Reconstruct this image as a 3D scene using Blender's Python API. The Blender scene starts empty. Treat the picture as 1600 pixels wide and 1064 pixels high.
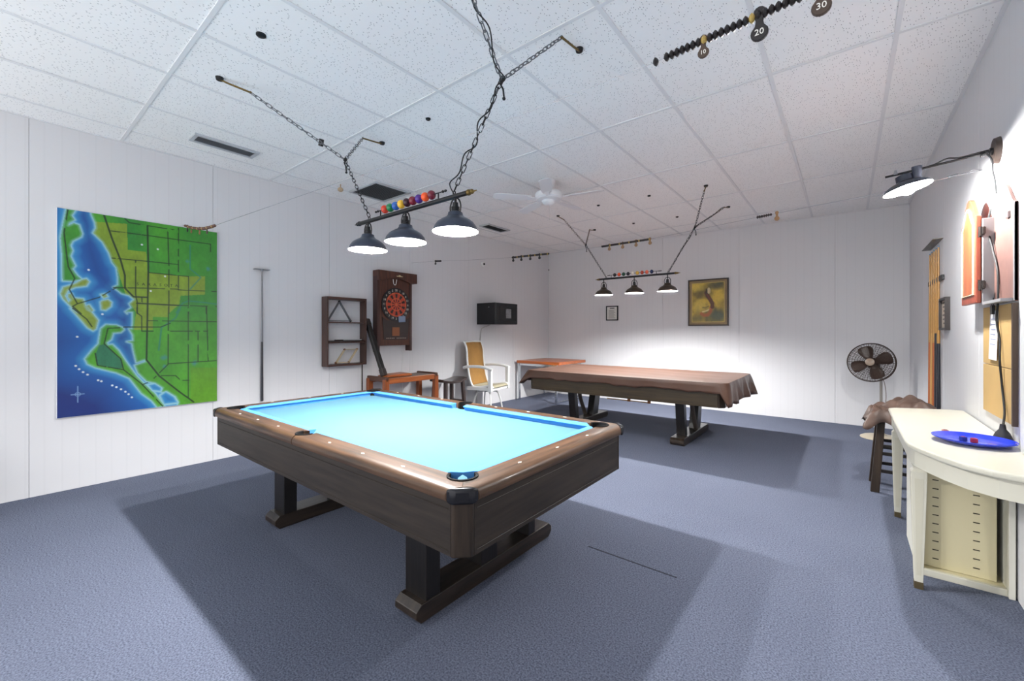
import bpy, bmesh, math, random
import numpy as np
from mathutils import Vector, Matrix, Euler
random.seed(7)
C = bpy.context.scene.collection
R = math.radians
H = 2.971; XL = -5.0; XR = 0.648; YB = 7.535; YF = -1.2

# ------------------------------------------------------------ camera, world, exposure
cam_d = bpy.data.cameras.new('camera')
cam = bpy.data.objects.new('camera', cam_d); C.objects.link(cam)
cam.location = (0, 0, 1.30)
cam.rotation_euler = (R(90), 0, 0.672609)
cam_d.sensor_fit = 'HORIZONTAL'; cam_d.sensor_width = 36.0
cam_d.lens = 656.08 / 1600 * 36.0
cam_d.shift_y = -(532 - 518.15) / 1600
cam_d.clip_start = 0.02
bpy.context.scene.camera = cam
W = bpy.data.worlds.new('world'); bpy.context.scene.world = W
W.use_nodes = True
W.node_tree.nodes['Background'].inputs[0].default_value = (0.985, 0.985, 1.0, 1)
W.node_tree.nodes['Background'].inputs[1].default_value = 1.5
vs = bpy.context.scene.view_settings
vs.view_transform = 'Standard'; vs.look = 'None'; vs.gamma = 1.0; vs.use_curve_mapping = False
vs.exposure = 0.58
bpy.context.scene.cycles.caustics_reflective = False
PENDANT = 3100.0      # radiance of a pendant bulb
WALL_LAMP = 1500.0

# ------------------------------------------------------------ materials
def lin(h):
    if isinstance(h, str):
        h = h.lstrip('#'); c = [int(h[i:i+2], 16) / 255 for i in (0, 2, 4)]
        return tuple(((x + .055) / 1.055) ** 2.4 if x > .04045 else x / 12.92 for x in c)
    return tuple(h)
MATS = {}
def mat(name, col='#808080', rough=.5, metal=0.0, var=0.0, vscale=8.0, bump=0.0, bscale=60.0, emit=None, spec=None, stretch=(1,1,1), col2=None, coat=0.0, trans=0.0):
    if name in MATS: return MATS[name]
    m = bpy.data.materials.new(name); m.use_nodes = True
    nt = m.node_tree; b = nt.nodes['Principled BSDF']
    c = lin(col)
    b.inputs['Base Color'].default_value = (*c, 1)
    b.inputs['Roughness'].default_value = rough
    b.inputs['Metallic'].default_value = metal
    if spec is not None: b.inputs['Specular IOR Level'].default_value = spec
    if coat: b.inputs['Coat Weight'].default_value = coat; b.inputs['Coat Roughness'].default_value = .12
    if trans: b.inputs['Transmission Weight'].default_value = trans
    if emit:
        b.inputs['Emission Color'].default_value = (*lin(emit[0]), 1)
        b.inputs['Emission Strength'].default_value = emit[1]
    tc = mp = None
    if var or bump:
        tc = nt.nodes.new('ShaderNodeTexCoord'); mp = nt.nodes.new('ShaderNodeMapping')
        nt.links.new(tc.outputs['Object'], mp.inputs[0]); mp.inputs['Scale'].default_value = stretch
    if var:
        n = nt.nodes.new('ShaderNodeTexNoise'); n.inputs['Scale'].default_value = vscale; n.inputs['Detail'].default_value = 6
        nt.links.new(mp.outputs[0], n.inputs['Vector'])
        r = nt.nodes.new('ShaderNodeValToRGB')
        c2 = lin(col2) if col2 else tuple(x * (1 - var) for x in c)
        r.color_ramp.elements[0].color = (*c2, 1); r.color_ramp.elements[0].position = .32
        r.color_ramp.elements[1].color = (*c, 1); r.color_ramp.elements[1].position = .68
        nt.links.new(n.outputs[0], r.inputs[0]); nt.links.new(r.outputs[0], b.inputs['Base Color'])
    if bump:
        n2 = nt.nodes.new('ShaderNodeTexNoise'); n2.inputs['Scale'].default_value = bscale; n2.inputs['Detail'].default_value = 4
        nt.links.new(mp.outputs[0], n2.inputs['Vector'])
        bp = nt.nodes.new('ShaderNodeBump'); bp.inputs['Strength'].default_value = bump; bp.inputs['Distance'].default_value = .01
        nt.links.new(n2.outputs[0], bp.inputs['Height']); nt.links.new(bp.outputs[0], b.inputs['Normal'])
    MATS[name] = m
    return m
def wood(name, c1, c2, axis=0, rough=.35, scale=9.0, coat=0.0):
    s = [14.0, 14.0, 14.0]; s[axis] = .9
    return mat(name, c1, rough, var=.5, col2=c2, vscale=scale * .35, stretch=tuple(s), bump=.05, bscale=6, coat=coat)
def painted(name, rough=.5, coat=0.0):
    m = bpy.data.materials.new(name); m.use_nodes = True
    nt = m.node_tree; a = nt.nodes.new('ShaderNodeAttribute'); a.attribute_name = 'Col'
    nt.links.new(a.outputs['Color'], nt.nodes['Principled BSDF'].inputs['Base Color'])
    nt.nodes['Principled BSDF'].inputs['Roughness'].default_value = rough
    return m

white_wall = mat('painted_wall', '#d3d3d4', .62, bump=.12, bscale=220, var=.03, vscale=1.2)
grid_white = mat('grid_white', '#e6e6e6', .5)
black = mat('black_metal', '#17181b', .38, metal=.3)
black_matte = mat('black_matte', '#151517', .7)
steel = mat('steel', '#a8abb0', .28, metal=.9)
brass = mat('aged_brass', '#6d5a31', .4, metal=.7)
white_paint = mat('white_paint', '#e4e5e3', .4)
walnut_x = wood('walnut_x', '#332b24', '#211b17', 0, .5)
walnut_y = wood('walnut_y', '#332b24', '#211b17', 1, .5)
walnut_z = wood('walnut_z', '#3b2f25', '#241d18', 2, .5)
cap_x = wood('railcap_x', '#5c4330', '#34261b', 0, .42, coat=.08)
cap_y = wood('railcap_y', '#5c4330', '#34261b', 1, .42, coat=.08)
for _m in (cap_x, cap_y, walnut_x, walnut_y, walnut_z): _m.node_tree.nodes['Principled BSDF'].inputs['Specular IOR Level'].default_value = .28
dark_leg = wood('leg_wood', '#1e1917', '#100e0d', 2, .35)
foot_wood = wood('foot_wood', '#3a3028', '#1f1915', 1, .3)

def carpet():
    m = bpy.data.materials.new('carpet'); m.use_nodes = True
    nt = m.node_tree; b = nt.nodes['Principled BSDF']; N = nt.nodes.new; L = nt.links.new
    b.inputs['Roughness'].default_value = .95; b.inputs['Specular IOR Level'].default_value = .1
    tc = N('ShaderNodeTexCoord')
    n = N('ShaderNodeTexNoise'); n.inputs['Scale'].default_value = 140; n.inputs['Detail'].default_value = 3
    n2 = N('ShaderNodeTexNoise'); n2.inputs['Scale'].default_value = 1.4; n2.inputs['Detail'].default_value = 5
    L(tc.outputs['Object'], n.inputs['Vector']); L(tc.outputs['Object'], n2.inputs['Vector'])
    r = N('ShaderNodeValToRGB'); r.color_ramp.elements[0].position = .3; r.color_ramp.elements[1].position = .7
    r.color_ramp.elements[0].color = (*lin('#434958'), 1); r.color_ramp.elements[1].color = (*lin('#747a8c'), 1)
    L(n.outputs[0], r.inputs[0])
    mx = N('ShaderNodeMixRGB'); mx.blend_type = 'MULTIPLY'; mx.inputs[0].default_value = .35
    r2 = N('ShaderNodeValToRGB'); r2.color_ramp.elements[0].position = .35; r2.color_ramp.elements[1].position = .65
    r2.color_ramp.elements[0].color = (.78, .78, .8, 1); r2.color_ramp.elements[1].color = (1, 1, 1, 1)
    L(n2.outputs[0], r2.inputs[0]); L(r.outputs[0], mx.inputs[1]); L(r2.outputs[0], mx.inputs[2]); L(mx.outputs[0], b.inputs['Base Color'])
    bp = N('ShaderNodeBump'); bp.inputs['Strength'].default_value = .5; bp.inputs['Distance'].default_value = .004
    L(n.outputs[0], bp.inputs['Height']); L(bp.outputs[0], b.inputs['Normal'])
    return m
def tile_mat():
    m = bpy.data.materials.new('fissured_tile'); m.use_nodes = True
    nt = m.node_tree; b = nt.nodes['Principled BSDF']; N = nt.nodes.new; L = nt.links.new
    b.inputs['Roughness'].default_value = .9
    tc = N('ShaderNodeTexCoord'); oi = N('ShaderNodeObjectInfo')
    ad = N('ShaderNodeVectorMath'); ad.operation = 'ADD'
    L(tc.outputs['Object'], ad.inputs[0]); L(oi.outputs['Location'], ad.inputs[1])
    mp = N('ShaderNodeMapping'); mp.inputs['Scale'].default_value = (95, 42, 1); mp.inputs['Rotation'].default_value = (0, 0, .35)
    L(ad.outputs[0], mp.inputs[0])
    v = N('ShaderNodeTexVoronoi'); v.voronoi_dimensions = '2D'; v.inputs['Scale'].default_value = 1.0; v.inputs['Randomness'].default_value = 1.0
    L(mp.outputs[0], v.inputs['Vector'])
    r = N('ShaderNodeValToRGB'); r.color_ramp.elements[0].position = .10; r.color_ramp.elements[1].position = .19
    r.color_ramp.elements[0].color = (0, 0, 0, 1); r.color_ramp.elements[1].color = (1, 1, 1, 1)
    L(v.outputs['Distance'], r.inputs[0])
    # only some of the cells carry a fissure
    th = N('ShaderNodeMath'); th.operation = 'GREATER_THAN'; th.inputs[1].default_value = .26
    sp = N('ShaderNodeSeparateColor'); L(v.outputs['Color'], sp.inputs[0]); L(sp.outputs[0], th.inputs[0])
    mxx = N('ShaderNodeMath'); mxx.operation = 'MAXIMUM'; L(r.outputs[0], mxx.inputs[0]); L(th.outputs[0], mxx.inputs[1])
    mx = N('ShaderNodeMixRGB'); mx.inputs[1].default_value = (*lin('#6a6c70'), 1); mx.inputs[2].default_value = (*lin('#f8f8f7'), 1)
    L(mxx.outputs[0], mx.inputs[0]); L(mx.outputs[0], b.inputs['Base Color'])
    bp = N('ShaderNodeBump'); bp.inputs['Strength'].default_value = .4; bp.inputs['Distance'].default_value = .003
    L(mxx.outputs[0], bp.inputs['Height']); L(bp.outputs[0], b.inputs['Normal'])
    return m

# ------------------------------------------------------------ mesh helpers
PM = {}
def B(): return bmesh.new()
def box(bm, c, s, rot=None, M=None):
    m = Matrix.Translation(c) @ (Euler(rot).to_matrix().to_4x4() if rot else Matrix()) @ Matrix.Diagonal((*s, 1))
    if M: m = M @ m
    return bmesh.ops.create_cube(bm, size=1, matrix=m)['verts']
def bx(bm, x0, x1, y0, y1, z0, z1):
    return box(bm, ((x0+x1)/2, (y0+y1)/2, (z0+z1)/2), (x1-x0, y1-y0, z1-z0))
def frame_from(d):
    d = Vector(d).normalized(); a = Vector((0, 0, 1)) if abs(d.z) < .95 else Vector((1, 0, 0))
    x = d.cross(a).normalized(); y = d.cross(x).normalized(); return x, y, d
def ring(bm, c, x, y, r, seg, ry=None):
    ry = ry or r
    return [bm.verts.new(Vector(c) + x * (r*math.cos(2*math.pi*i/seg)) + y * (ry*math.sin(2*math.pi*i/seg))) for i in range(seg)]
def bridge(bm, a, b):
    n = len(a)
    for i in range(n): bm.faces.new((a[i], a[(i+1) % n], b[(i+1) % n], b[i]))
def cyl(bm, p, q, r, r2=None, seg=16, cap=True):
    r2 = r if r2 is None else r2
    p, q = Vector(p), Vector(q); x, y, d = frame_from(q - p)
    a = ring(bm, p, x, y, r, seg); b = ring(bm, q, x, y, r2, seg); bridge(bm, a, b)
    if cap: bm.faces.new(a[::-1]); bm.faces.new(b)
def tube(bm, pts, r, seg=8, closed=False):
    pts = [Vector(p) for p in pts]; n = len(pts); rings = []; px = None
    for i, p in enumerate(pts):
        if closed: d = pts[(i+1) % n] - pts[i-1]
        else: d = pts[min(i+1, n-1)] - pts[max(i-1, 0)]
        d = d.normalized() if d.length > 1e-9 else Vector((0, 0, 1))
        if px is None: x, y, d = frame_from(d)
        else:
            x = (px - d * px.dot(d)).normalized(); y = d.cross(x)
        px = x
        rr = r[i] if isinstance(r, (list, tuple)) else r
        rings.append(ring(bm, p, x, y, rr, seg))
    for i in range(n - 1): bridge(bm, rings[i], rings[i+1])
    if closed: bridge(bm, rings[-1], rings[0])
    else: bm.faces.new(rings[0][::-1]); bm.faces.new(rings[-1])
def curve(pts, n=8):
    pts = [Vector(p) for p in pts]; out = []
    P = [pts[0]] + pts + [pts[-1]]
    for i in range(1, len(P) - 2):
        for k in range(n):
            t = k / n; a, b, c, d = P[i-1], P[i], P[i+1], P[i+2]
            out.append(.5 * ((2*b) + (c-a)*t + (2*a-5*b+4*c-d)*t*t + (3*b-a-3*c+d)*t**3))
    out.append(pts[-1]); return out
def lathe(bm, prof, seg=24, M=None, cap=True):
    M = M or Matrix(); rings = []
    for r, z in prof:
        rings.append([bm.verts.new(M @ Vector((max(r, 1e-4)*math.cos(2*math.pi*i/seg), max(r, 1e-4)*math.sin(2*math.pi*i/seg), z))) for i in range(seg)])
    for i in range(len(rings) - 1): bridge(bm, rings[i], rings[i+1])
    if cap:
        bm.faces.new(rings[0][::-1]); bm.faces.new(rings[-1])
def prism(bm, poly, z0, z1, M=None):
    M = M or Matrix()
    a = [bm.verts.new(M @ Vector((x, y, z0))) for x, y in poly]; b = [bm.verts.new(M @ Vector((x, y, z1))) for x, y in poly]
    bridge(bm, a, b); bm.faces.new(a[::-1]); bm.faces.new(b)
def sphere(bm, c, r, seg=16, sc=(1, 1, 1)):
    bmesh.ops.create_uvsphere(bm, u_segments=seg, v_segments=max(6, seg // 2), radius=r, matrix=Matrix.Translation(c) @ Matrix.Diagonal((*sc, 1)))
# matrices: map local (x,y,z) prism onto wall planes
MX = Matrix(((0, 0, 1, 0), (1, 0, 0, 0), (0, 1, 0, 0), (0, 0, 0, 1)))    # poly (Y,Z), extruded along X
MY = Matrix(((1, 0, 0, 0), (0, 0, 1, 0), (0, 1, 0, 0), (0, 0, 0, 1)))    # poly (X,Z), extruded along Y

def obj(name, bm, m, parent=None, world=False, smooth=False, bevel=0.0, bseg=2, auto=35):
    if world and parent is not None:
        bm.transform(PM[parent.name].inverted())
    bmesh.ops.recalc_face_normals(bm, faces=bm.faces)
    if smooth:
        for f in bm.faces: f.smooth = True
        for e in bm.edges:
            if len(e.link_faces) == 2 and e.calc_face_angle(0) > R(auto): e.smooth = False
    me = bpy.data.meshes.new(name); bm.to_mesh(me); bm.free()
    for mm in (m if isinstance(m, (list, tuple)) else [m]): me.materials.append(mm)
    o = bpy.data.objects.new(name, me); C.objects.link(o)
    if parent is not None: o.parent = parent
    if bevel:
        b = o.modifiers.new('bevel', 'BEVEL'); b.width = bevel; b.segments = bseg; b.limit_method = 'ANGLE'; b.angle_limit = R(40)
        b.harden_normals = False
    return o
def tag(o, label, cat, group=None, kind=None):
    if label: o['label'] = label
    if cat: o['category'] = cat
    if group: o['group'] = group
    if kind: o['kind'] = kind
    return o
def thing(name, label, cat, loc=(0, 0, 0), rz=0, group=None):
    o = bpy.data.objects.new(name, None); C.objects.link(o)
    o.location = loc; o.rotation_euler = (0, 0, rz); o.empty_display_size = .05
    PM[o.name] = Matrix.Translation(loc) @ Matrix.Rotation(rz, 4, 'Z')
    return tag(o, label, cat, group)
def solo(name, bm, m, label, cat, loc=(0, 0, 0), group=None, world=True, **k):
    if world: bm.transform(Matrix.Translation(-Vector(loc)))
    o = obj(name, bm, m, **k); o.location = loc
    return tag(o, label, cat, group)
def struct(name, bm, m, parent=None, **k):
    o = obj(name, bm, m, parent, **k)
    if parent is None: o['kind'] = 'structure'
    return o
def text_bm(s, size, M, ex=.0006):
    cu = bpy.data.curves.new('t', 'FONT'); cu.body = s; cu.size = size; cu.extrude = ex; cu.align_x = 'CENTER'; cu.align_y = 'CENTER'; cu.resolution_u = 2
    o = bpy.data.objects.new('t', cu); C.objects.link(o)
    dg = bpy.context.evaluated_depsgraph_get(); me = bpy.data.meshes.new_from_object(o.evaluated_get(dg))
    bm = B(); bm.from_mesh(me); bm.transform(M)
    bpy.data.objects.remove(o); bpy.data.curves.remove(cu); bpy.data.meshes.remove(me)
    return bm
def boolean_cut(o, cutter_bm):
    bmesh.ops.recalc_face_normals(cutter_bm, faces=cutter_bm.faces)
    me = bpy.data.meshes.new('cut'); cutter_bm.to_mesh(me); cutter_bm.free()
    c = bpy.data.objects.new('cut', me); C.objects.link(c); c.parent = o.parent
    md = o.modifiers.new('b', 'BOOLEAN'); md.operation = 'DIFFERENCE'; md.object = c; md.solver = 'EXACT'
    bpy.context.view_layer.update()
    dg = bpy.context.evaluated_depsgraph_get(); new = bpy.data.meshes.new_from_object(o.evaluated_get(dg))
    o.modifiers.clear(); old = o.data; nm = old.name; o.data = new; bpy.data.meshes.remove(old); new.name = nm
    bpy.data.objects.remove(c); bpy.data.meshes.remove(me)
def grid_image(name, m, fn, nu, nv, P, U, V, parent):
    """flat picture: nu x nv vertices from corner P along U and V, coloured by fn(u, v) -> linear rgb arrays"""
    u, v = np.meshgrid(np.linspace(0, 1, nu), np.linspace(0, 1, nv))
    P, U, V = (np.array(a, float) for a in (P, U, V))
    co = P + u.reshape(-1, 1) * U + v.reshape(-1, 1) * V
    idx = np.arange(nu * nv).reshape(nv, nu)
    f = np.stack([idx[:-1, :-1], idx[:-1, 1:], idx[1:, 1:], idx[1:, :-1]], -1).reshape(-1, 4)
    me = bpy.data.meshes.new(name)
    me.vertices.add(len(co)); me.vertices.foreach_set('co', co.astype(np.float32).ravel())
    me.loops.add(f.size); me.loops.foreach_set('vertex_index', f.ravel().astype(np.int32))
    me.polygons.add(len(f)); me.polygons.foreach_set('loop_start', (np.arange(len(f)) * 4).astype(np.int32))
    me.update(calc_edges=True)
    col = np.ones((len(co), 4), np.float32); col[:, :3] = fn(u.ravel(), v.ravel())
    a = me.color_attributes.new('Col', 'FLOAT_COLOR', 'POINT'); a.data.foreach_set('color', col.ravel())
    me.materials.append(m)
    o = bpy.data.objects.new(name, me); C.objects.link(o); o.parent = parent
    return o
def smooth_noise(u, v, n, seed):
    rng = np.random.default_rng(seed); g = rng.random((n + 2, n + 2))
    x = np.clip(u, 0, 1) * n; y = np.clip(v, 0, 1) * n; i = x.astype(int); j = y.astype(int); fx = x - i; fy = y - j
    fx = fx*fx*(3-2*fx); fy = fy*fy*(3-2*fy)
    return (g[j, i]*(1-fx) + g[j, i+1]*fx)*(1-fy) + (g[j+1, i]*(1-fx) + g[j+1, i+1]*fx)*fy
def copy_tree(o, parent=None):
    c = o.copy(); C.objects.link(c); c.parent = parent
    for ch in [x for x in o.children]: copy_tree(ch, c)
    return c

# ------------------------------------------------------------ room shell
bm = B(); bx(bm, XL - .12, XR + .12, YF, YB + .12, -.10, 0); struct('floor', bm, carpet())
bm = B(); bx(bm, -1.223, -.702, 2.272, 2.281, -.001, .0012); obj('carpet_seam', bm, mat('seam', '#1c2330', .9), bpy.data.objects['floor'])
def panel_wall(name, x0, x1, y0, y1, horiz, w0, w1, plane, sign, seams):
    bm = B(); bx(bm, x0, x1, y0, y1, 0, H + .1); o = struct(name, bm, white_wall)
    ed = [w0] + seams + [w1]
    for a, b in zip(ed[:-1], ed[1:]):
        bm = B(); t0, t1 = sorted((plane, plane + sign * .006))
        if horiz == 'x': bx(bm, a + .0012, b - .0012, t0, t1, .0, H)
        else: bx(bm, t0, t1, a + .0012, b - .0012, .0, H)
        obj('wall_panel', bm, groove_y if horiz == 'x' else groove_x, o, bevel=.0012, bseg=1)
    return o
def groove_mat(name, axis):
    m = bpy.data.materials.new(name); m.use_nodes = True
    nt = m.node_tree; b = nt.nodes['Principled BSDF']; N = nt.nodes.new; L = nt.links.new
    b.inputs['Roughness'].default_value = .6; b.inputs['Base Color'].default_value = (*lin('#d4d6da'), 1)
    tc = N('ShaderNodeTexCoord'); w = N('ShaderNodeTexWave'); w.wave_type = 'BANDS'; w.bands_direction = axis
    w.inputs['Scale'].default_value = 3.2; w.inputs['Distortion'].default_value = 0
    L(tc.outputs['Object'], w.inputs['Vector'])
    r = N('ShaderNodeValToRGB'); r.color_ramp.elements[0].position = 0.0; r.color_ramp.elements[1].position = .06
    L(w.outputs[0], r.inputs[0])
    bp = N('ShaderNodeBump'); bp.inputs['Strength'].default_value = .12; bp.inputs['Distance'].default_value = .001
    L(r.outputs[0], bp.inputs['Height']); L(bp.outputs[0], b.inputs['Normal'])
    mx = N('ShaderNodeMixRGB'); mx.inputs[1].default_value = (*lin('#d5d5d7'), 1); mx.inputs[2].default_value = (*lin('#d8d8da'), 1)
    L(r.outputs[0], mx.inputs[0]); L(mx.outputs[0], b.inputs['Base Color'])
    return m
groove_x = groove_mat('panelling_left', 'Y'); groove_y = groove_mat('panelling_back', 'X')
panel_wall('wall_left', XL - .12, XL - .006, YF, YB, 'y', YF, YB, XL - .006, 1, [.215, 1.434, 2.653, 3.872, 5.091, 6.31])
panel_wall('wall_back', XL - .12, XR + .12, YB + .006, YB + .12, 'x', XL, XR, YB + .006, -1, [-3.783, -2.564, -1.345, -.126])
panel_wall('wall_right', XR + .006, XR + .12, YF, YB, 'y', YF, YB, XR + .006, -1, [.215, 1.434, 2.653, 3.872, 5.091, 6.31])
# ceiling: backing slab, T-bar grid, one object per tile
bm = B(); bx(bm, XL - .12, XR + .12, YF, YB + .12, H + .03, H + .12); ceil = struct('ceiling', bm, grid_white)
xs = [XL] + [.2204 - .6096 * k for k in range(8, -1, -1)] + [XR]
ys = [YF] + [-.4735 + 1.2192 * k for k in range(0, 7)] + [YB]
tm = tile_mat(); tmesh = {}
for i in range(len(xs) - 1):
    for j in range(len(ys) - 1):
        sx, sy = round(xs[i+1]-xs[i], 3), round(ys[j+1]-ys[j], 3)
        if (sx, sy) not in tmesh:
            bm = B(); bx(bm, -sx/2+.002, sx/2-.002, -sy/2+.002, sy/2-.002, .0, .015)
            o = obj('ceiling_tile', bm, tm, ceil); tmesh[(sx, sy)] = o.data
        else:
            o = bpy.data.objects.new('ceiling_tile', tmesh[(sx, sy)]); C.objects.link(o); o.parent = ceil
        o.location = ((xs[i]+xs[i+1])/2, (ys[j]+ys[j+1])/2, H + .004 + random.uniform(-.001, .002))
bar_m = mat('grid_bar', '#e4e5e6', .5)
for x in xs[1:-1]:
    bm = B(); bx(bm, x-.012, x+.012, YF, YB, H-.001, H+.004); bx(bm, x-.002, x+.002, YF, YB, H+.004, H+.03); obj('grid_bar', bm, bar_m, ceil)
for y in ys[1:-1]:
    bm = B(); bx(bm, XL, XR, y-.012, y+.012, H-.0015, H+.0035); obj('grid_bar', bm, bar_m, ceil)
for (a, b, c, d) in ((XL, XL+.022, YF, YB), (XR-.022, XR, YF, YB), (XL, XR, YB-.022, YB)):
    bm = B(); bx(bm, a, b, c, d, H-.002, H+.003); obj('edge_bar', bm, bar_m, ceil)

def arc_wall(bm, cx, cy, a0, span, r0, r1, z0, z1, n):
    A = [a0 + k for k in np.linspace(-span, span, n)]
    inn = [(cx + r0*math.cos(k), cy + r0*math.sin(k)) for k in A]; out = [(cx + r1*math.cos(k), cy + r1*math.sin(k)) for k in A]
    rows = [[bm.verts.new((x, y, z)) for x, y in P] for P, z in ((inn, z0), (inn, z1 - .003), ([(i[0]*.6+o[0]*.4, i[1]*.6+o[1]*.4) for i, o in zip(inn, out)], z1), (out, z1 - .001), (out, z0))]
    for k in range(n - 1):
        for q in range(5):
            a, b = rows[q], rows[(q+1) % 5]; bm.faces.new((a[k], a[k+1], b[k+1], b[k]))
    bm.faces.new([r[0] for r in rows]); bm.faces.new([r[-1] for r in rows][::-1])
# ------------------------------------------------------------ pool tables
cloth_lit_m = mat('speed_cloth_lit', (.078,.19,.25), .85, bump=.15, bscale=400, spec=.2)  # same fabric as the cushions, its strong lamp light painted in as a paler tone
cushion_shaded_m = mat('cushion_cloth_shaded', (.075,.27,.66), .8, bump=.15, bscale=400, spec=.2)  # same fabric as the bed, with the shaded look put into a deeper blue
casting_m = mat('casting_black', '#26262a', .25, metal=.6)
rubber = mat('pocket_rubber', '#0b0b0c', .85, spec=.2)
pearl = mat('pearl', '#efe9dc', .25)
TA, TB = 1.265, .68
RAIL = [(-.115, .702), (-.115, .755), (-.034, .755), (-.018, .752), (-.007, .744), (-.001, .732), (0, .720), (-.004, .708), (-.014, .702)]
def sweep(bm, prof, p, q, out):
    """prof = (outward, z) swept from p to q (2D); out = outward unit vector; p, q on the outer edge"""
    a = [bm.verts.new((p[0]+out[0]*o, p[1]+out[1]*o, z)) for o, z in prof]
    b = [bm.verts.new((q[0]+out[0]*o, q[1]+out[1]*o, z)) for o, z in prof]
    bridge(bm, a, b); bm.faces.new(a[::-1]); bm.faces.new(b)
def clip(bm, co, no):
    r = bmesh.ops.bisect_plane(bm, geom=bm.verts[:] + bm.edges[:] + bm.faces[:], plane_co=co, plane_no=no, clear_outer=True)
    es = [e for e in r['geom_cut'] if isinstance(e, bmesh.types.BMEdge)]
    if es: bmesh.ops.edgeloop_fill(bm, edges=es)
CC, CH = .088, .050     # along the corner diagonal sum: where rail wood ends, where the chamfer is
def corner_clip(bm, sx, sy, c):
    clip(bm, (sx*(TA-c), sy*TB, 0), (sx, sy, 0))
def pool_table(name, label, loc, covered, legs, body_x, body_y):
    t = thing(name, label, 'pool table', loc)
    i = .022; a, b = TA - i, TB - i; cp = .060
    # aprons (recessed groove line top and bottom) and corner posts
    def board(x0, x1, y0, y1, m, axis, face):
        bm = B(); bx(bm, x0, x1, y0, y1, .505, .703)
        for z in (.523, .672):
            if axis == 'x': bx(bm, x0 + .01, x1 - .01, *(sorted((face, face + math.copysign(.0025, face)))), z - .002, z + .002)
            else: bx(bm, *(sorted((face, face + math.copysign(.0025, face)))), y0 + .01, y1 - .01, z - .002, z + .002)
        obj('apron', bm, m, t, bevel=.0015, bseg=1)
    for s in (-1, 1):
        board(-a + cp, a - cp, min(s*b, s*(b-.025)), max(s*b, s*(b-.025)), body_x, 'x', s*b)
        board(min(s*a, s*(a-.025)), max(s*a, s*(a-.025)), -b + cp, b - cp, body_y, 'y', s*a)
    for sx in (-1, 1):
        for sy in (-1, 1):
            poly = [(a-cp, b+.002), (a-.046, b+.001), (a+.001, b-.046), (a+.002, b-cp), (a-.03, b-cp), (a-cp, b-.03)]
            bm = B(); prism(bm, [(sx*x, sy*y) for x, y in poly], .503, .704); obj('corner_post', bm, walnut_z, t, bevel=.006, bseg=2)
    bm = B(); bx(bm, -a+.03, a-.03, -b+.03, b-.03, .53, .56); obj('underframe', bm, dark_leg, t)
    bm = B(); bx(bm, -.66, .66, -.06, .06, .41, .53); obj('stretcher_beam', bm, dark_leg, t, bevel=.004)
    for sx in (-1, 1):
        x = sx * .72
        bm = B(); prism(bm, [(-.50, .03), (-.47, .0), (.55, .0), (.58, .03), (.58, .06), (.55, .085), (-.47, .085), (-.50, .06)], x-.078, x+.078, MX)
        obj('foot', bm, foot_wood, t, bevel=.004)
        for (yt, yb, th, w) in legs:
            bm = B(); prism(bm, [(yb-th/2, .083), (yb+th/2, .083), (yt+th/2, .532), (yt-th/2, .532)], x-w/2, x+w/2, MX)
            obj('leg', bm, dark_leg, t, bevel=.004)
        if covered:
            bm = B(); pts = curve([(x+sx*.05, -.10, .50), (x+sx*.05, -.05, .35), (x+sx*.05, .02, .22), (x+sx*.05, .10, .09)], 6)
            for k in range(len(pts)-1):
                p, q = pts[k], pts[k+1]; cyl(bm, p, q, .028, seg=8)
            obj('curved_brace', bm, mat('brace', '#5d544c', .35), t, smooth=True)
    if covered: return t
    # rails: two per long side, one per end; castings at the corners
    castings = []
    def finish(bm, m, pocket_list):
        o = obj('rail', bm, m, t)
        cut = B()
        for (px, py, r) in pocket_list: cyl(cut, (px, py, .60), (px, py, .80), r, seg=40)
        boolean_cut(o, cut)
        for p in o.data.polygons: p.use_smooth = True
        md = o.modifiers.new('bevel', 'BEVEL'); md.width = .002; md.segments = 1; md.limit_method = 'ANGLE'; md.angle_limit = R(50)
        o.data.set_sharp_from_angle(angle=R(32))
        return o
    pc = (TA - .125, TB - .125); sp = TB - .078
    for sy in (-1, 1):
        for sx in (-1, 1):
            bm = B(); sweep(bm, RAIL, (sx*.004, sy*TB), (sx*TA, sy*TB), (0, sy))
            clip(bm, (sx*TA, sy*TB, 0), (sx, -sy, 0)); corner_clip(bm, sx, sy, CC)
            finish(bm, cap_x, [(sx*pc[0], sy*pc[1], .058), (0, sy*sp, .052)])
    for sx in (-1, 1):
        bm = B(); sweep(bm, RAIL, (sx*TA, -TB), (sx*TA, TB), (sx, 0))
        for sy in (-1, 1):
            clip(bm, (sx*TA, sy*TB, 0), (-sx, sy, 0)); corner_clip(bm, sx, sy, CC)
        finish(bm, cap_y, [(sx*pc[0], sy*pc[1], .058) for sy in (-1, 1)])
    # corner castings
    for sx in (-1, 1):
        for sy in (-1, 1):
            poly = [(TA-CC, TB), (TA-CH, TB), (TA, TB-CH), (TA, TB-CC), (TA-.03, TB-CC-.0), (TA-CC, TB-.03)]
            poly = [(TA-CC+.0015, TB+.001), (TA-CH, TB+.001), (TA+.001, TB-CH), (TA+.001, TB-CC+.0015)]
            bm = B(); prism(bm, [(sx*x, sy*y) for x, y in poly], .699, .757); obj('corner_casting', bm, casting_m, t, bevel=.014, bseg=4, smooth=True)
            px, py = sx*pc[0], sy*pc[1]
            bm = B(); a0 = math.atan2(sy, sx)
            arc_wall(bm, px, py, a0, 2.05, .0495, .0605, .70, .7605, 26)
            ln = obj('pocket_liner', bm, rubber, t, smooth=True)
            bm = B(); lathe(bm, [(.0575, .700), (.056, .60), (.045, .565), (.001, .56)], 28, Matrix.Translation((px, py, 0)), cap=False); obj('pocket_cup', bm, rubber, ln, smooth=True)
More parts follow.
